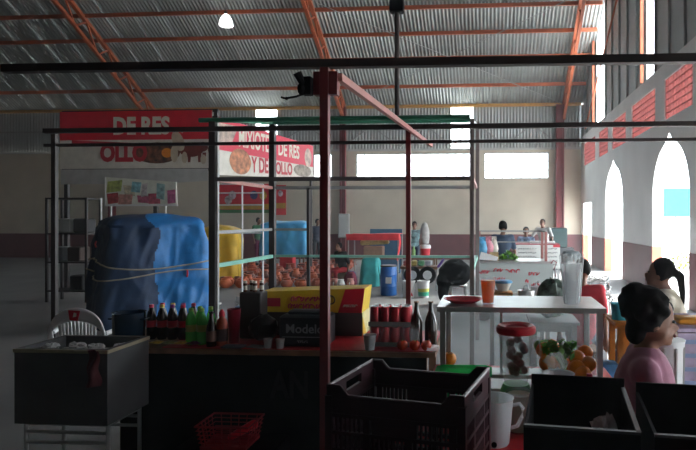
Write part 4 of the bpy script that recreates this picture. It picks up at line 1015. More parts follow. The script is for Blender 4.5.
# ================================================================== POTTERY ON THE FLOOR
def prof_olla(r): return [(0,0),(r*.55,0),(r*.95,r*.45),(r,r*.8),(r*.8,r*1.25),(r*.58,r*1.42),(r*.66,r*1.6),(r*.58,r*1.58),(r*.5,r*1.40),(0,r*1.2)]
def prof_bowl(r): return [(0,0),(r*.5,0),(r*.9,r*.42),(r,r*.62),(r*1.05,r*.64),(r*.95,r*.62),(r*.45,r*.08),(0,r*.08)]
def prof_jug(r): return [(0,0),(r*.5,0),(r*.8,r*.6),(r*.78,r*1.1),(r*.5,r*1.6),(r*.55,r*2.0),(r*.48,r*2.0),(r*.42,r*1.6),(0,r*1.5)]
protos = {}
def pot_proto(kind, m, r):
    key = (kind, m.name, r)
    if key not in protos:
        pr = {'olla':prof_olla,'bowl':prof_bowl,'jug':prof_jug}[kind](r); b_ = MB().openlathe(pr, 14).mesh('body', m)
        hd = MB()
        if kind != 'bowl':
            for s in (1,): hd.tube([(s*r*.75,0,r*1.25),(s*r*1.08,0,r*1.2),(s*r*1.08,0,r*.9),(s*r*.95,0,r*.85)],r*.08,5)
        else:
            for s in (1,): hd.tube([(s*r*.97,-r*.2,r*.56),(s*r*1.18,-r*.12,r*.58),(s*r*1.18,r*.12,r*.58),(s*r*.97,r*.2,r*.56)],r*.07,5)
        protos[key] = (b_, hd.mesh('handle', m))
    return protos[key]
def put_pot(kind, m, r, loc, label, group):
    b_, h_ = pot_proto(kind, m, r); t = thing({'olla':'clay_pot','bowl':'clay_bowl','jug':'clay_jug'}[kind], label, {'olla':'pot','bowl':'bowl','jug':'jug'}[kind], loc, rnd.uniform(0,6.28), group)
    for n_, me, ra in (('body',b_,0),('handle',h_,0),('handle',h_,math.pi)):
        o = bpy.data.objects.new(n_, me); COL.objects.link(o); o.parent = t; o.rotation_euler = (0,0,ra)
nm = {'red_clay':'red','dark_glazed_clay':'dark brown','orange_clay':'orange'}
KEEP = [(P(214,257,14.2).x-.02,14.6,.75),(P(197,258,12.9).x,13.2,.5),(P(265,262,15.9).x+.05,17.6,.45),(A1.x,A1.y,.3),(P(342,255,14).x,14.4,.75),(P(282,250,18.2).x,18.6,.9),(P(245,240,18.5).x,19.6,.6),(P(315,240,20).x,20.2,.6),(P(351,280,13.9).x,13.9,.33),(P(357,280,13.8).x-.02,13.25,.33)]
row = 0; y = 13.1
while y < 19.3:
    xa, xb = P(221,280,y).x, P(352,280,y).x; x = xa + rnd.uniform(0,.12)
    while x < xb:
        if any(math.hypot(x-ax,y-ay) < ar for ax,ay,ar in KEEP): x += .1; continue
        m = rnd.choice((clay,clay,clay2,clay3)); r = rnd.choice((.10,.12,.14))
        if row < 2 and x < xa + 1.2: r = .14; m = clay3 if rnd.random() < .7 else clay
        kind = 'olla' if row < 2 else rnd.choice(('olla','bowl','bowl','jug'))
        lab = '%s clay %s %s' % (nm[m.name], {'olla':'pot','bowl':'bowl','jug':'jug'}[kind], 'in the front row of pottery on the floor' if row < 1 else 'among the pottery spread on the floor')
        put_pot(kind, m, r, (x, y+rnd.uniform(-.04,.04), .001), lab, 'pottery spread on the floor')
        if kind == 'bowl':
            z = .001
            for k in range(rnd.randint(0,1) if row < 6 else rnd.randint(1,2) if row < 11 else rnd.randint(2,3)):
                z += r*.40; m2 = rnd.choice((clay,clay2,clay3)); put_pot('bowl', m2, r, (x+rnd.uniform(-.005,.005), y+0, z), '%s clay bowl nested in a stack of bowls on the floor' % nm[m2.name], 'stacked clay bowls')
        x += r*2.45 + rnd.uniform(.01,.06)
    y += .34; row += 1
# pale glazed jars to the right of the heap
cer = mat('white_glaze', (.7,.68,.64), .3, var=.12, scale=12); cer2 = mat('red_white_glaze',(.6,.25,.2),.3,var=.5,scale=12)
for i, px in enumerate((326,334,342,350)):
    t = thing('ceramic_jar', ('white' if i % 2 == 0 else 'red and white') + ' glazed ceramic jar beside the clay pottery', 'jar', (P(px,290,12.6).x, 12.5+.15*(i%2), .001), 0, 'glazed jars beside the pottery')
    MB().openlathe([(0,0),(.06,0),(.085,.10),(.085,.2),(.065,.25),(.072,.28),(.06,.28),(0,.22)],14).build('body', cer if i % 2 == 0 else cer2, t); MB().tube([(0,-.08,.2),(0,-.115,.18),(0,-.11,.1),(0,-.08,.08)],.014,5).build('handle', cer, t)
q = P(265,262,15.9); t = thing('red_crate', 'red plastic crate standing among the pottery', 'crate', (q.x+.05,17.6,0))
mb = MB()
for a, b in (((-.2,-.15,0),(.2,-.13,.42)),((-.2,.13,0),(.2,.15,.42)),((-.2,-.13,0),(-.18,.13,.42)),((.18,-.13,0),(.2,.13,.42)),((-.18,-.13,0),(.18,.13,.02))): mb.bb(a,b)
mb.build('body', red_pl, t)
for z in (.14,.28,.41): MB().bb((-.21,-.16,z-.012),(.21,.16,z+.012)).build('rib', red_pl, t)

# ================================================================== FAR STALLS, MIDDLE
# little red canopy stand
YS = 14.6; a = P(347,260,YS); b = P(399,234,YS); W = b.x-a.x
t = thing('canopy_stand', 'small display stand with a bright red cloth canopy', 'stand', (a.x,YS,0)); H = b.z
cn = mat('bright_red_cloth',(.72,.02,.03),.6,var=.1)
for X in (.03,W-.03):
    for Y in (.02,.7): MB().cyl((X,Y,0),(X,Y,H-.03),.018,n=6).build('post', grey_st, t)
MB().grid(lambda u,v: (W*u, .72*v, H-.012*math.sin(u*6)-.02*math.sin(math.pi*v)), 16, 6).grid(lambda u,v: (W*u-.03*(1-v)*(1-u), -.02+.01*math.sin(u*25), H-.16*v+.0*u), 24, 3).build('canopy', cn, t)
MB().grid(lambda u,v: (W-.02+.03*math.sin(v*5)+.02*math.sin(u*12), -.02+.3*u, H-.68*v), 10, 10).build('side_drape', cn, t)
MB().bb((0,0,.57),(W,.7,.60)).build('shelf', wood, t)
one(MB().rbox((0,0,.15),(.5,.3,.30),.02), 'carton', mat('light_brown_carton',(.40,.24,.16),.8), 'light brown carton on the shelf of the red canopy stand', 'carton', (a.x+W*.48,YS+.3,.601))
one(MB().cap((-.3,0,.08),(.34,0,.10),.075,.06,10), 'bread_roll', mat('yellow_wrapper',(.6,.48,.18),.6,var=.3,scale=14), 'long yellow wrapped bundle lying on the light brown carton', 'bundle', (a.x+W*.48,YS+.3,.905))
# blue panel behind the stand
one(MB().bb((0,0,.2),(P(402,250,17).x-P(370,250,17).x,.05,P(390,229,17).z)).bb((.05,-.02,0),(.1,.07,.25)).bb((.85,-.02,0),(.9,.07,.25)), 'partition_panel', mat('dull_blue_board',(.03,.13,.25),.6), 'dull blue board standing behind the red canopy stand', 'panel', (P(370,250,17).x,17,0))
# teal covered stool
q = P(370,280,13.6); t, fn = tarp('covered_stool', 'low stool draped with teal cloth beside the blue barrel', (q.x,13.7,0), 0, .40, .36, P(370,259,13.5).z, mat('teal_cloth',(.03,.42,.42),.7,var=.15), 21, .04, rad=.08); t['category'] = 'stool'
# blue barrel
q = PZ(388.5, 295, 0)
t = thing('plastic_barrel', 'blue plastic barrel with a pale label on the hall floor', 'barrel', (q.x,q.y,0)); s = q.y/F; r = 8.5*s; h = 30*s
bl = mat('barrel_blue',(.01,.14,.48),.35,var=.08)
MB().lathe([(0,0),(r*.9,0),(r*.97,.02),(r*.97,h*.28),(r,h*.30),(r*.97,h*.33),(r*.97,h*.66),(r,h*.68),(r*.97,h*.71),(r*.95,h*.92),(r*.85,h*.97),(0,h*.97)],22).build('body', bl, t)
MB().lathe([(0,h*.96),(r*.98,h*.96),(r*.98,h),(r*.9,h*1.01),(0,h*1.01)],22).build('lid', mat('black_lid',(.02,.02,.02),.4), t); MB().bb((-.03,-r*1.01,h*.42),(.09,-r*.9,h*.62)).build('sticker', white_pl, t)
# buckets
for px, lab, st in ((409,'plain white plastic bucket beside the striped bucket',0),(423.5,'white bucket with green and yellow stripes',1)):
    q = PZ(px, 297.5, 0); s = q.y/F; r = 6.2*s; h = 17*s
    t = thing('bucket', lab, 'bucket', (q.x,q.y,0))
    MB().openlathe([(0,0),(r*.85,0),(r,h),(r*1.05,h),(r*1.05,h*.93),(r*.94,h*.93),(r*.8,.01),(0,.01)],18).build('body', white_pl, t)
    if st:
        for z0,z1_,c,nme in ((.12,.35,(.05,.45,.28),'stripe_green'),(.36,.55,(.6,.6,.1),'stripe_yellow')): MB().lathe([(r*(.855+.15*z0),h*z0),(r*(.855+.15*z1_),h*z1_)],18).build('stripe', mat(nme,c,.5), t)
    else: MB().poly([(.02,-r*.97,.05),(.10,-r*.95,.04),(.07,-r*.96,.12)],.01,(0,1,0)).build('red_mark', red_pl, t)
    MB().tube([(r*math.cos(a),-.01-.02*math.sin(a),h*.9-.10*math.sin(a)) for a in [math.pi*i/8 for i in range(9)]],.006,4).build('bail_handle', grey_st, t)
# cart with two wheels, goods on top
YC = 12.6; a = P(400,268,YC); b = P(437,268,YC); W = b.x-a.x
t = thing('hand_cart', 'small hand cart on two black wheels behind the striped bucket', 'cart', (a.x,YC,0))
MB().bb((0,0,.50),(W,.5,.56)).build('deck', wood, t)
for X in (.22*W+.1,.75*W): 
    q = MB().openlathe([(.10,-.03),(.175,-.03),(.19,0),(.175,.03),(.10,.03),(.10,-.03)],20).build('wheel', black_pl, t); q.rotation_euler = (R(90),0,0); q.location = (X,-.04,.38)
    k = MB().lathe([(0,-.02),(.10,-.02),(.10,.035),(0,.035)],16).build('hub', white_pl, q)
for X in (.04,W-.04): MB().bar((X,.25,0),(X,.25,.5),.05).build('leg', grey_st, t)
for Y in (.1,.4): MB().bar((W,Y,.53),(W+.12,Y,.7),.04).build('handle', mat('purple_paint',(.12,.04,.35),.5), t)
for i,(u,c,n_) in enumerate(((.15,(.45,.08,.08),'red'),(.35,(.5,.4,.1),'yellow'),(.55,(.08,.3,.12),'green'),(.75,(.3,.32,.35),'grey'))):
    one(MB().rbox((0,0,.06),(.13,.2,.12),.02), 'goods_box', mat('goods_%s'%n_,c,.5,var=.3), 'small %s box on the two-wheeled hand cart' % n_, 'box', (a.x+W*u,YC+.2,.561))
# white wrapped bundle on a red and white bucket
q = P(425,262,15.2)
t = thing('plant_pot', 'red and white bucket on a low table under a white wrapped bundle', 'bucket', (q.x,15.3,.62)); 
MB().lathe([(0,0),(.11,0),(.14,.26),(0,.26)],16).build('body', red_pl, t); MB().lathe([(.143,.2),(.146,.27),(.12,.3),(0,.30)],16).build('rim', white_pl, t)
table('display_table', 'low wooden display table under the red and white bucket', q.x-.40, q.x+.3, 15.0, 15.7, .619, wood, wood)
one(MB().lathe([(0,0),(.11,.03),(.13,.18),(.12,.38),(.07,.55),(0,.60)],12), 'wrapped_bundle', mat('grey_white_wrap',(.42,.42,.41),.7,var=.2,scale=10), 'tall grey-white wrapped bundle standing in the red and white bucket', 'bundle', (q.x-.02,15.3,.921))
one(MB().lathe([(0,0),(.05,0),(.055,.15),(.03,.2),(.02,.26),(0,.26)],12), 'soft_drink_bottle', mat('lime_plastic',(.3,.6,.2),.4), 'lime green bottle standing on the low display table', 'bottle', (q.x-.3,15.2,.62))
# black cloth over a white stool
q = PZ(455,300,0)
t = thing('white_stool', 'white plastic stool under the black cloth heap', 'stool', (P(458,290,10.8).x,10.8,0))
MB().rbox((0,0,.36),(.34,.34,.03),.01).build('seat', white_pl, t)
for sx in (-1,1):
    for sy in (-1,1): MB().bar((sx*.13,sy*.13,.35),(sx*.16,sy*.16,0),.04).build('leg', white_pl, t)
mb = MB(); g = random.Random(5)
mb.ell((0,0,.20),(.30,.25,.26),20,12,wob=.06,seed=2); mb.ell((-.18,-.02,.06),(.16,.2,.2),14,8,wob=.08,seed=3); mb.ell((-.22,-.05,-.14),(.10,.14,.2),12,8,wob=.08,seed=4)
black_heap = (mb, (P(455,280,10.8).x,10.78,.40))

# cart on the right with painted sign
YK = 9.0; a = P(476,263,YK); b = P(553,266,YK); W = b.x-a.x
t = thing('food_cart', 'grey metal food cart with red hand-painted writing on its side', 'cart', (a.x,YK,0)); H = a.z
cart_m = mat('grey_green_sheet',(.34,.38,.37),.5,var=.1,scale=3)
MB().bb((0,0,.25),(W,.02,H)).build('front_panel', cart_m, t); MB().bb((0,.7,.25),(W,.72,H)).build('back_panel', cart_m, t)
MB().bb((0,.02,.25),(.02,.7,H)).bb((W-.02,.02,.25),(W,.7,H)).build('side_panel', cart_m, t)
MB().bb((-.02,-.02,H),(W+.02,.74,H+.03)).build('top', steel, t)
for X in (.12,W-.12):
    for Y in (.1,.62): 
        q = MB().lathe([(0,-.02),(.12,-.02),(.13,0),(.12,.02),(0,.02)],16).build('wheel', black_pl, t); q.rotation_euler = (R(90),0,0); q.location = (X,Y,.13)
xq = P(546,250,YK).x-a.x
for X, Y in ((xq,.02),(xq,.66),(.04,.66)): MB().bb((X-.02,Y-.02,H+.03),(X+.02,Y+.02,P(546,232,YK).z)).build('frame_post', pink_st, t)
zz = P(520,232,YK).z; MB().bar((.04,.66,zz),(xq,.66,zz),.025).bar((xq,.02,zz),(xq,.66,zz),.025).bar((.04,.66,zz-.18),(xq,.66,zz-.18),.02).build('frame_rail', grey_st, t)
for i,(px,py,wd) in enumerate(((483,272,.2),(498,270,.14),(513,271,.2),(534,274,.17),(499,279,.18),(527,281,.05),(536,285,.12))):
    p = P(px,py,YK-.01); scribble(max(2,round(wd/.055)),wd,.055,letter_r,t,(p.x-a.x,-.004,p.z),(R(90),0,0),40+i,.007)
MB().tube([(W-.03,-.02,H),(W+.0,-.04,H+.05),(W+.05,-.02,H+.02),(W+.02,-.02,H-.08),(W+.04,-.02,H-.2)],.012,5).build('hanging_hook', mat('dark_pink',(.3,.1,.12),.5), t)
cz = H+.031
for i,(px,c,n_) in enumerate(((482,(.08,.35,.6),'blue'),(488,(.55,.2,.25),'pink'),(493,(.6,.58,.5),'cream'))):
    t2 = thing('snack_bag', 'upright %s snack bag displayed on the food cart' % n_, 'bag', (P(px,255,YK+.3).x,YK+.2+.13*i,cz))
    MB().ell((0,0,.17),(.085,.05,.17),12,8,wob=.08,seed=i).build('bag', mat('bag_'+n_,c,.35,var=.45,scale=12), t2); MB().bb((-.06,-.01,.30),(.06,.01,.37)).build('seal', mat('bag_'+n_,c), t2)
one(MB().poly([(0,0,.02),(.28,0,-.0),(.3,0,.06),(.03,0,.14)],.02,(0,1,0)), 'price_card', white_pl, 'white card with a red edge leaning on the food cart', 'card', (P(479,262,YK).x,YK+.05,cz))
one(MB().bb((-.07,-.05,0),(.07,.05,.13)), 'bread_bag', mat('tan_bread',(.5,.36,.16),.6,var=.4,scale=16), 'tan bag of bread beside the green herbs on the food cart', 'bag', (P(494,258,YK+.1).x,YK+.12,cz))
mb = MB(); g = random.Random(8)
for i in range(170):
    u = g.uniform(-1,1); M = Matrix.Translation((.15*u,g.uniform(-.1,.1),.02+g.uniform(0,.13)*(1-abs(u)*.8))) @ Matrix.Rotation(g.uniform(0,6),4,'Z') @ Matrix.Rotation(g.uniform(-1.3,1.3),4,'X')
    mb.add([(0,-.03,0),(.018,0,.006),(0,.035,0),(-.018,0,.006)],[(0,1,2,3)],M)
o = thing('herb_pile', 'pile of fresh green herbs on top of the food cart', 'herbs', (P(506,260,YK+.25).x+.03,YK+.3,cz))
k = mb.build('leaves', leaf_m, o); k['kind'] = 'stuff'; MB().tube([(-.1,0,.01),(0,.02,.02),(.12,0,.01)],.012,5).build('stems', leaf_m, o)
# tables with white printed cloths further back
YT = 12.4; a = P(514,266,YT); b = P(560,244,YT); W = b.x-a.x
t = thing('printed_table', 'table fronted with white printed sheets behind the food cart', 'table', (a.x,YT,0)); H = b.z
MB().bb((0,0,H-.03),(W,.7,H)).build('tabletop', mat('dark_red_top',(.3,.05,.06),.6), t)
for X in (.03,W-.03):
    for Y in (.04,.66): MB().bb((X-.02,Y-.02,0),(X+.02,Y+.02,H-.03)).build('leg', grey_st, t)
for u0,u1,sd in ((0,.58,1),(.6,1,2)):
    MB().bb((W*u0,-.02,H-.52),(W*u1,-.008,H-.02)).build('printed_sheet', mat('white_sheet',(.62,.64,.62),.7,var=.05), t)
    for k in range(5): scribble(8,W*(u1-u0)*.7,.03,mat('grey_ink',(.25,.27,.27),.7),t,(W*(u0+u1)/2,-.022,H-.10-.085*k),(R(90),0,0),60+k+10*sd,.006,'small_print')
MB().bb((W*.85,-.024,H-.07),(W,-.02,H-.02)).build('red_corner', letter_r, t)
for i, px in enumerate((537,550)): one(MB().rbox((0,0,.025),(.26,.2,.05),.01), 'paper_stack', white_pl, 'low stack of white trays on the printed table', 'trays', (P(px,243,YT).x,YT+.3,H+.001), 0, 'tray stacks on the printed table')
one(MB().rbox((0,0,.3),(.5,.4,.62),.03), 'dark_cabinet', mat('dark_teal_box',(.02,.05,.05),.6), 'dark teal box standing on the floor cabinet by the wall column', 'box', (P(559,240,18.5).x,18.6,.713))
one(MB().rbox((0,0,.35),(.9,.5,.7),.02), 'dark_cabinet', mat('dark_grey_cab',(.04,.045,.05),.6), 'low dark cabinet against the back wall by the column', 'cabinet', (P(559,240,18.5).x,18.6,.001))
t = thing('waste_bin', 'dark grey waste bin near the side door', 'bin', (P(572,262,13.6).x,13.8,0))
MB().lathe([(0,0),(.19,0),(.22,.7),(0,.7)],18).build('body', mat('bin_grey',(.05,.065,.07),.5), t); MB().lathe([(0,.70),(.235,.70),(.235,.75),(.18,.84),(0,.88)],18).build('lid', mat('bin_grey',(.05,.065,.07)), t); MB().bb((-.1,-.22,.52),(.1,-.2,.62)).build('flap', conc_lt, t)
# steel table with bowl and pots
x0, x1 = P(488,300,5.9).x, P(549,300,5.9).x; zs = P(500,297,5.9).z
table('prep_table', 'pale prep table holding a bowl and steel pots', x0, x1, 5.6, 6.3, zs, conc_lt, steel)
one(MB().rbox((0,0,.03),(.19,.16,.06),.008), 'wooden_box', mat('orange_wood',(.6,.30,.10),.6), 'small orange wooden box under the white bowl', 'box', (P(503,290,5.9).x,5.9,zs+.001))
t = thing('mixing_bowl', 'white bowl with a blue cover on the orange wooden box', 'bowl', (P(503,285,5.9).x,5.9,zs+.062))
MB().lathe([(0,0),(.05,0),(.09,.085),(0,.085)],20).build('bowl', mat('cream_enamel',(.68,.67,.60),.4), t); MB().lathe([(.095,.083),(.097,.095),(.08,.108),(0,.11)],20).build('cover', mat('blue_cover',(.10,.30,.50),.5), t)
for k,(px,r,h,lab) in enumerate(((526,.085,.08,'steel saucepan with a loop handle on the prep table'),(540,.075,.09,'white enamel pot at the edge of the prep table'))):
    t = thing('saucepan', lab, 'pot', (P(px,295,5.85).x,5.82+.25*k,zs+.001)); mm = steel if k == 0 else white_pl
    MB().openlathe([(0,0),(r*.9,0),(r,h),(r*1.05,h),(r*.93,h),(r*.85,.008),(0,.008)],20).build('body', mm, t); MB().tube([(-r*.3,0,h),(-r*.2,0,h+.05),(r*.2,0,h+.05),(r*.3,0,h)],.008,6).build('handle', mm, t)

# right foreground: orange table, cyan bucket, lilac table, red chair
q = P(627,322,4.0); zo = q.z
t = table('side_table', 'orange wooden side table with a cyan bucket on it', P(614,330,4).x, P(641,330,4).x, 3.95, 4.3, zo, mat('orange_paint',(.75,.27,.03),.5), mat('orange_paint',(.75,.27,.03)))
cx_ = P(617,315,4.1).x+.02
t = thing('bucket', 'cyan plastic bucket standing on the orange side table', 'bucket', (cx_,4.1,zo+.001)); cy = mat('cyan_plastic',(.05,.48,.62),.4)
MB().openlathe([(0,0),(.055,0),(.064,.11),(.067,.112),(.06,.11),(.05,.006),(0,.006)],18).build('body', cy, t); MB().tube([(.064*math.cos(a),0,.105+.05*math.sin(a)) for a in [math.pi*i/8 for i in range(9)]],.003,4).build('bail_handle', steel, t)
one(MB().rbox((0,0,.05),(.12,.1,.1),.01), 'blue_carton', mat('blue_white_pack',(.1,.3,.6),.5,var=.5,scale=14), 'blue and white pack on the low stool by the orange table', 'pack', (P(608,350,3.7).x,3.72,.601))
table('low_stool', 'low pale stool holding the blue and white pack', P(608,350,3.7).x-.14, P(608,350,3.7).x+.10, 3.6, 3.85, .6, white_pl, white_pl)
zl = P(690,322,3.7).z
t = table('lilac_table', 'table with a lilac checked cloth before the woman in the jacket', P(672,325,3.6).x, P(672,325,3.6).x+.75, 3.5, 4.05, zl, mat('lilac_cloth',(.55,.45,.60),.7,var=.15,scale=14), wood)
lil = MATS['lilac_cloth']
MB().grid(lambda u,v: (-.375+.75*u, -.285+.012*math.sin(u*22)*v, zl-.03-.34*v), 30, 6).build('cloth_front', lil, t)
mb = MB()
for k in range(4): mb.bb((-.375,-.302,zl-.09-.08*k),(.375,-.300,zl-.065-.08*k))
mb.build('cloth_stripe', mat('blue_stripe',(.30,.38,.60),.7), t)
one(MB().rbox((0,0,.02),(.2,.14,.04),.01), 'orange_tray', mat('orange_tray',(.8,.35,.03),.5), 'orange tray on the lilac checked table', 'tray', (P(690,318,3.7).x,3.66,zl+.001))
t = thing('storage_bin', 'white ribbed plastic bin on the floor before the lilac table', 'bin', (P(671,360,2.95).x,3.05,0)); zb2 = P(671,343,2.95).z
MB().lathe([(0,0),(.075,0),(.095,zb2-.02),(.1,zb2),(0,zb2)],20).build('body', white_pl, t)
for i in range(10): a = i*.628; MB().bar((.078*math.cos(a),.078*math.sin(a),.03),(.097*math.cos(a),.097*math.sin(a),zb2-.03),.008).build('rib', conc_lt, t)

# ================================================================== PEOPLE
def remesh(mb, name, m, vox, parent, smooth=4, label=None):
    me = bpy.data.meshes.new('tmp'); me.from_pydata(mb.v, [], mb.f); o = bpy.data.objects.new('tmp', me); COL.objects.link(o)
    r = o.modifiers.new('r','REMESH'); r.mode = 'VOXEL'; r.voxel_size = vox
    s_ = o.modifiers.new('s','SMOOTH'); s_.iterations = smooth; s_.factor = .5
    dg = bpy.context.evaluated_depsgraph_get(); me2 = bpy.data.meshes.new_from_object(o.evaluated_get(dg))
    bpy.data.objects.remove(o); bpy.data.meshes.remove(me)
    me2.materials.clear(); me2.materials.append(m); me2.shade_smooth(); me2.name = name
    k = bpy.data.objects.new(name, me2); COL.objects.link(k); k.parent = parent
    if label: k['label'] = label
    return k
skin_m = mat('brown_skin', (.24,.11,.065), .55, var=.08); hair_m = mat('black_hair', (.008,.007,.007), .8, var=.4, scale=40, spec=.12); shoe_m = mat('dark_shoe',(.03,.025,.025),.5)
lip_m = mat('lip',(.28,.08,.07),.5); eye_m = mat('eye',(.02,.015,.012),.2)
def person(label, loc, rz, pose='stand', h=1.65, shirt=None, pants=None, hair='short', arms=None, lean=0, turn=0, nod=0, vox=.02, sleeve=.5, group=None, seat_h=.42, bulk=1.):
    t = thing('person', label, 'person', loc, rz, group); s = h/1.7
    pz = .93*s if pose == 'stand' else seat_h+.10
    up = lambda x,y,z: (Matrix.Rotation(lean,3,'X') @ Vector((x*s,y*s,(z-.93)*s))) + Vector((0,0,pz))
    pel, abd, che, neck = up(0,0,.93), up(0,0,1.06), up(0,-.005,1.25), up(0,.01,1.43)
    hc = up(0,-.03,1.585)
    sh = {k: up(k*.18,.01,1.385) for k in (-1,1)}
    A = arms or {}
    el = {k: (up(*A[k][0]) if k in A else up(k*.235,.03,1.12)) for k in (-1,1)}
    wr = {k: (up(*A[k][1]) if k in A else up(k*.245,-.08,.89)) for k in (-1,1)}
    hip = {k: Vector((k*.09*s,0,pz-.01)) for k in (-1,1)}
    if pose == 'stand': kn = {k: Vector((k*.10*s,-.02,.49*s)) for k in (-1,1)}; an = {k: Vector((k*.10*s,.03,.08*s)) for k in (-1,1)}
    else: kn = {k: Vector((k*.11*s,-.42*s,seat_h+.06)) for k in (-1,1)}; an = {k: Vector((k*.11*s,-.40*s,.08*s)) for k in (-1,1)}
    Rl = Matrix.Rotation(lean,4,'X')
    def tors(mb, e):
        for c, r in ((pel,(.155,.11,.12)),(abd,(.14,.10,.16)),(che,(.165,.11,.19))): mb.ell((0,0,0),tuple((q*bulk)*s+e for q in r),16,10,M=Matrix.Translation(c) @ Rl)
        for k in (-1,1): mb.cap(up(0,.01,1.36), sh[k], .065*s+e, .055*s+e)
    HM = Matrix.Translation(hc) @ Rl.inverted() @ Matrix.Rotation(turn,4,'Z') @ Matrix.Rotation(nod,4,'X') @ Matrix.Scale(s,4)
    b = MB(); tors(b, -.008)
    b.cap(neck, hc - Vector((0,-.01,.05)), .052*s, .048*s)
    b.ell((0,.01,.02),(.073,.09,.098),16,12,M=HM); b.ell((0,-.02,-.045),(.055,.062,.068),14,10,M=HM)
    b.ell((0,-.092,-.018),(.013,.02,.022),8,6,M=HM); b.ell((0,-.07,-.085),(.026,.02,.02),8,6,M=HM); b.ell((0,-.083,-.05),(.022,.012,.012),8,6,M=HM)
    for k in (-1,1): b.ell((k*.075,.015,-.01),(.012,.022,.032),8,6,M=HM)
    for k in (-1,1):
        b.cap(sh[k], el[k], .046*s, .038*s); b.cap(el[k], wr[k], .038*s, .027*s)
        d = (wr[k]-el[k]).normalized(); sd = d.cross(Vector((0,0,1))); sd = sd.normalized() if sd.length > .1 else Vector((0,1,0)); nn = sd.cross(d)
        pm_ = wr[k] + d*.085*s; b.cap(wr[k], wr[k]+d*.03*s, .026*s, .028*s)
        for i in range(-1,2): b.cap(wr[k]+d*.02*s+sd*i*.016*s, pm_+sd*i*.022*s, .016*s, .014*s, 8)
        fr = .0085*s if vox < .015 else .012*s
        for i, L in enumerate((.065,.08,.075,.055)):
            o_ = (i-1.5)*.02*s; p1 = pm_+sd*o_; p2 = p1+(d*.8-nn*.35)*L*.55*s+sd*o_*.15; p3 = p2+(d*.5-nn*.8)*L*.45*s; b.cap(p1,p2,fr,fr*.95,8); b.cap(p2,p3,fr*.95,fr*.8,8)
        p1 = wr[k]+d*.02*s+sd*.03*s*k; p2 = p1+(d*.7+sd*.7*k)*.04*s; b.cap(p1,p2,fr*1.2,fr*1.1,8); b.cap(p2,p2+(d*.9-nn*.2)*.03*s,fr*1.1,fr*.9,8)
        b.cap(hip[k], kn[k], .075*s, .052*s); b.cap(kn[k], an[k], .05*s, .035*s); b.cap(an[k], an[k]+Vector((0,-.14*s,-.04*s)), .035*s, .03*s)
    remesh(b, 'body', skin_m, vox, t)
    c = MB(); tors(c, .012)
    for k in (-1,1):
        e2 = sh[k].lerp(el[k], min(1,sleeve*2)); c.cap(sh[k], e2, .06*s, .054*s)
        if sleeve > .5: c.cap(el[k], el[k].lerp(wr[k], (sleeve-.5)*1.9), .053*s, .042*s)
    remesh(c, 'shirt', shirt, vox, t)
    c = MB(); c.ell((0,0,0),(.165*s*bulk,.12*s*bulk,.10*s),16,10,M=Matrix.Translation(Vector((0,0,pz-.02))))
    for k in (-1,1): c.cap(hip[k], kn[k], .088*s, .064*s); c.cap(kn[k], an[k]+Vector((0,0,.03)), .062*s, .05*s)
    remesh(c, 'trousers', pants, vox, t)
    for k in (-1,1): MB().ell((0,0,0),(.045*s,.12*s,.045*s),12,8,M=Matrix.Translation(an[k]+Vector((0,-.07*s,-.034*s)))).build('shoe', shoe_m, t)
    g = random.Random(11); c = MB()
    c.ell((0,.032,.045),(.084,.092,.092),16,10,M=HM)
    for k in (-1,1): c.ell((k*.062,.03,.01),(.026,.05,.06),10,8,M=HM)
    if hair == 'curly':
        c.ell((0,.075,-.05),(.06,.05,.07),12,8,M=HM)
        for i in range(70):
            a, e_ = g.uniform(0,6.28), g.uniform(-.25,1.4); p = (.086*math.cos(a)*math.cos(e_), .04+.1*math.sin(a)*math.cos(e_), .03+.1*math.sin(e_))
            if p[1] < -.04 and p[2] < .055: continue
            c.ell(p,(.026,.026,.026),7,5,M=HM)
        for i in range(40):
            a, e_ = g.uniform(0,6.28), g.uniform(-1.5,1.5); c.ell((.05*math.cos(a)*math.cos(e_), .105+.052*math.sin(a)*math.cos(e_), .085+.055*math.sin(e_)),(.024,.024,.024),7,5,M=HM)
        c.ell((0,.105,.085),(.054,.054,.056),12,8,M=HM)
    if hair == 'ponytail':
        c.cap(HM @ Vector((0,.11,.03)), HM @ Vector((0,.16,.0)), .028*s, .034*s); c.cap(HM @ Vector((0,.16,.0)), HM @ Vector((0,.185,-.14)), .034*s, .026*s); c.cap(HM @ Vector((0,.185,-.14)), HM @ Vector((0,.20,-.25)), .026*s, .012*s)
    remesh(c, 'hair', hair_m, min(vox,.014), t, 2)
    for k in (-1,1): MB().ell((k*.03,-.073,.012),(.012,.009,.008),8,6,M=HM).build('eye', eye_m, t)
    MB().ell((0,-.092,-.052),(.022,.008,.008),8,6,M=HM).build('lips', lip_m, t)
    return t
cl = lambda n,c,v=.15: mat('cloth_'+n, c, .8, var=v, scale=8)
jean = cl('jeans',(.04,.06,.11)); dk = cl('charcoal',(.025,.025,.03))
# woman in purple with curly hair, seated right behind the boxes, facing right
q = P(637,352,2.6)
person('woman with curly black hair in a bun and a purple shirt, seated', (q.x-.0,2.6,0), R(80), 'sit', 1.66, cl('purple',(.34,.14,.21)), dk, 'curly', {1:((.24,-.13,1.16),(.17,-.36,1.06)), -1:((-.26,-.10,1.16),(-.19,-.30,1.05))}, R(4), R(8), R(12), .011, .55, bulk=1.15)
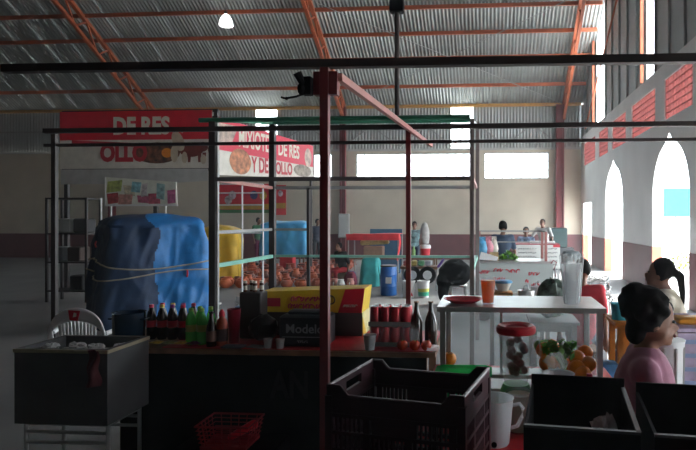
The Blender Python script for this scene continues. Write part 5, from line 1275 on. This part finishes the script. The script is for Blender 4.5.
# woman in beige jacket, facing left
q = P(671,300,4.5)
wj = person('woman with a long ponytail in a beige and blue jacket, seated', (q.x+.03,4.5,0), R(-112), 'sit', 1.66, cl('beige',(.64,.59,.46)), jean, 'ponytail', {1:((.25,-.14,1.16),(.18,-.36,1.08)), -1:((-.25,-.12,1.16),(-.18,-.36,1.08))}, R(8), 0, R(4), .013, .95, seat_h=.45, bulk=1.15)
c = MB()
for k in (-1,1): c.cap((k*.03,-.13,.99),(k*.16,-.13,.985),.066,.062)
c.ell((0,-.14,.93),(.15,.09,.09),14,8)
remesh(c, 'yoke', cl('denim_blue',(.06,.16,.30)), .013, wj, label='blue yoke of the jacket')
def plastic_chair(label, loc, rz, m):
    t = thing('plastic_chair', label, 'chair', loc, rz)
    MB().rbox((0,0,.40),(.42,.42,.03),.012).build('seat', m, t)
    MB().grid(lambda u,v: ((u-.5)*(.42-.08*v), .21+.07*v-.03*math.sin(math.pi*u), .42+.42*v*(1-.15*(2*u-1)**4)), 12, 8).build('backrest', m, t)
    for sx in (-1,1):
        for sy in (-1,1): MB().bar((sx*.17,sy*.17,.39),(sx*.2,sy*.2,0),.035).build('leg', m, t)
    return t
plastic_chair('red plastic chair under the woman in the jacket', (q.x+.03,4.5,0), R(-112), red_pl)
q2 = P(637,352,2.6)
def stool(label, loc, m):
    t = thing('stool', label, 'stool', loc); MB().rbox((0,0,.40),(.30,.30,.03),.01).build('seat', m, t)
    for sx in (-1,1):
        for sy in (-1,1): MB().bar((sx*.11,sy*.11,.39),(sx*.14,sy*.14,0),.03).build('leg', m, t)
stool('plain wooden stool under the woman in purple', (q2.x-.0,2.6,0), wood)
# person in red behind the cup stack
q = P(577,285,5.6)
person('person in a red shirt seated behind the stack of clear cups', (q.x+.02,5.45,0), R(165), 'sit', 1.5, cl('red',(.60,.03,.05)), jean, 'short', None, R(8), 0, R(14), .016, .4, seat_h=.44)
stool('low stool under the person in red', (q.x+.02,5.45,0), wood)
one(crumple((0,0,.16),(.13,.11,.16),51,14,9,.16), 'floral_bag', mat('dark_floral',(.08,.13,.10),.6,var=.9,scale=18), 'dark floral shopping bag hanging behind the stack of clear cups', 'bag', (P(552,300,4.9).x,4.9,.78))
table('side_table', 'small grey table under the dark floral bag', P(552,300,4.9).x-.2, P(552,300,4.9).x+.2, 4.7, 5.1, .775, grey_st, grey_st)
t = thing('wire_basket', 'tangle of wire basket stand beside the person in red', 'basket stand', (P(597,300,6.3).x,6.3,0)); mb = MB()
for k in range(3):
    for j in range(2): mb.tube([(.16*math.cos(a)*(1-.1*k),.16*math.sin(a),.75+.10*k+.03*math.sin(3*a+j*2)) for a in [2*math.pi*i/16 for i in range(16)]],.007,4,True)
mb.build('wire_hoops', steel, t); mb = MB()
for i in range(4): a = i*1.57+.4; mb.cyl((.2*math.cos(a),.2*math.sin(a),0),(.14*math.cos(a),.14*math.sin(a),.98),.008,n=5)
mb.build('wire_legs', steel, t)
# far people
q = P(502,240,10.6); person('man in a dark blue shirt standing at the far side of the food cart', (q.x,10.6,0), R(15), 'stand', 1.56, cl('dark_blue',(.03,.06,.11)), jean, 'short', {1:((.25,-.02,1.12),(.22,-.2,.95)), -1:((-.25,-.02,1.12),(-.22,-.2,.95))}, R(6), R(150), 0, .02, .4)
q = P(526,245,15.2); person('person in a blue and white shirt seated behind the printed table', (q.x,15.2,0), R(0), 'sit', 1.6, cl('blue_white',(.20,.28,.42),.8), dk, 'short', None, 0, 0, 0, .022, .4, seat_h=.56)
stool('stool under the person in blue and white', (q.x,15.2,0), wood)
q = P(544,240,16.6); person('person in a white shirt leaning over the printed table', (q.x,16.6,0), R(-20), 'stand', 1.62, cl('white',(.55,.57,.56)), dk, 'short', {1:((.3,-.15,1.2),(.36,-.38,1.12)), -1:((-.3,-.15,1.2),(-.42,-.38,1.1))}, R(14), 0, 0, .022, .45)
q = P(245,240,18.5); person('person in a green top and magenta skirt walking beside the light blue stall', (q.x,19.6,0), R(60), 'stand', 1.64, cl('green',(.03,.20,.09)), cl('magenta',(.20,.02,.09)), 'short', None, 0, 0, 0, .022, .4)
q = P(315,240,20.0); person('person in dark clothes standing by the back wall beside the cabinet column', (q.x,20.2,0), R(40), 'stand', 1.6, cl('navy',(.02,.025,.05)), dk, 'short', None, R(6), 0, R(10), .022, .5)
q = P(339,255,14.0); person('person in black seated beside the red canopy stand', (q.x,14.4,0), R(-30), 'sit', 1.5, cl('black',(.012,.012,.015)), cl('red_skirt',(.5,.02,.03)), 'short', None, R(14), 0, R(8), .022, .6, seat_h=.25)
one(MB().rbox((0,0,.12),(.36,.34,.24),.02), 'low_crate', wood, 'low wooden crate that the person in black sits on', 'crate', (q.x,14.45,0))
q = P(415,245,17.0); person('person in a teal and white top standing behind the low display table', (q.x,16.9,0), R(0), 'stand', 1.52, cl('teal_white',(.22,.38,.42),.85), navy_m, 'short', None, 0, 0, 0, .022, .4)
# black cloth heap on the white stool
mb, loc = black_heap
k = thing('cloth_heap', 'heap of black cloth hanging over a white stool', 'cloth', loc); remesh(mb, 'cloth', black_c, .02, k, 3)
# bags beside the seated person in black
one(crumple((0,0,.16),(.14,.12,.17),61,12,8,.12), 'bag', cl('blue_bag',(.05,.10,.3)), 'blue bag on the floor beside the red canopy stand', 'bag', (P(351,280,13.9).x,13.9,.01))
one(crumple((0,0,.18),(.15,.12,.19),62,12,8,.12), 'bag', cl('maroon_bag',(.28,.03,.07)), 'maroon bag on the floor between the blue bag and teal stool', 'bag', (P(357,280,13.8).x-.02,13.25,.01))
# hanging dome lamp below the roof
q = P(226,20,17.9)
t = thing('dome_lamp', 'white dome lamp hanging under the corrugated roof', 'lamp', tuple(q)); r = 7*17.9/F
lm = mat('lamp_acrylic',(.95,.95,.96),.4,var=.02,emit=.32)
MB().openlathe([(r,-r*.75),(r*.97,-r*.55),(r*.85,0),(r*.6,r*.5),(r*.25,r*.85),(0.01,r*.9)],24).build('shade', lm, t); MB().lathe([(0,-r*.72),(r*.98,-r*.72),(r*1.02,-r*.8),(r*.9,-r*.9),(0,-r*.92)],24).build('rim', lm, t)
MB().cyl((0,0,r*.88),(0,0,r*1.25),.06,.05,10).cyl((0,0,r*1.25),(0,0,roof_z(17.9)-q.z-.03),.012,n=6).build('stem', dark_st, t)
# outside the arches: cyan board and a shrub
t = thing('sign_board', 'pale cyan board on a post outside the arch', 'board', (P(676,200,17.0).x,17.0,-.13)); 
MB().bb((-.35,0,P(676,217,17).z+.13),(.4,.05,P(676,188,17).z+.13)).build('board', mat('cyan_board',(.012,.16,.22),.6), t); MB().cyl((0,.03,0),(0,.03,2.0),.03,n=8).build('post', grey_st, t)
t = thing('shrub', 'yellow-green shrub growing outside the arch', 'shrub', (P(680,255,17.6).x,17.6,-.13)); mb = MB(); g = random.Random(9)
for i in range(260):
    a, e_ = g.uniform(0,6.28), g.uniform(0,1); rr_ = .42*math.sqrt(g.random()); M = Matrix.Translation((rr_*math.cos(a),rr_*math.sin(a),.25+.65*e_*(1-rr_))) @ Matrix.Rotation(g.uniform(0,6),4,'Z') @ Matrix.Rotation(g.uniform(-1.3,1.3),4,'X')
    mb.add([(0,-.06,0),(.035,0,.01),(0,.07,0),(-.035,0,.01)],[(0,1,2,3)],M)
k = mb.build('foliage', mat('yellow_leaf',(.16,.18,.015),.6,var=.3,scale=9), t); k['kind'] = 'stuff'; MB().cyl((0,0,0),(0,0,.5),.03,.02,6).build('stem', wood, t)

# ================================================================== thin scatter volume added to stand in for lens glare
hz = bpy.data.materials.new('glare_air'); hz.use_nodes = True; nt = hz.node_tree
nt.nodes.remove(nt.nodes['Principled BSDF']); vsn = nt.nodes.new('ShaderNodeVolumeScatter')
vsn.inputs['Color'].default_value = (.90,.95,1,1); vsn.inputs['Density'].default_value = .0055; vsn.inputs['Anisotropy'].default_value = .35
nt.links.new(vsn.outputs[0], nt.nodes['Material Output'].inputs['Volume'])
glare_volume = struct(MB().bb((XL+.01,-2,.002),(XR-.005,YB-.015,9.0)).build('glare_volume', hz, smooth=False))
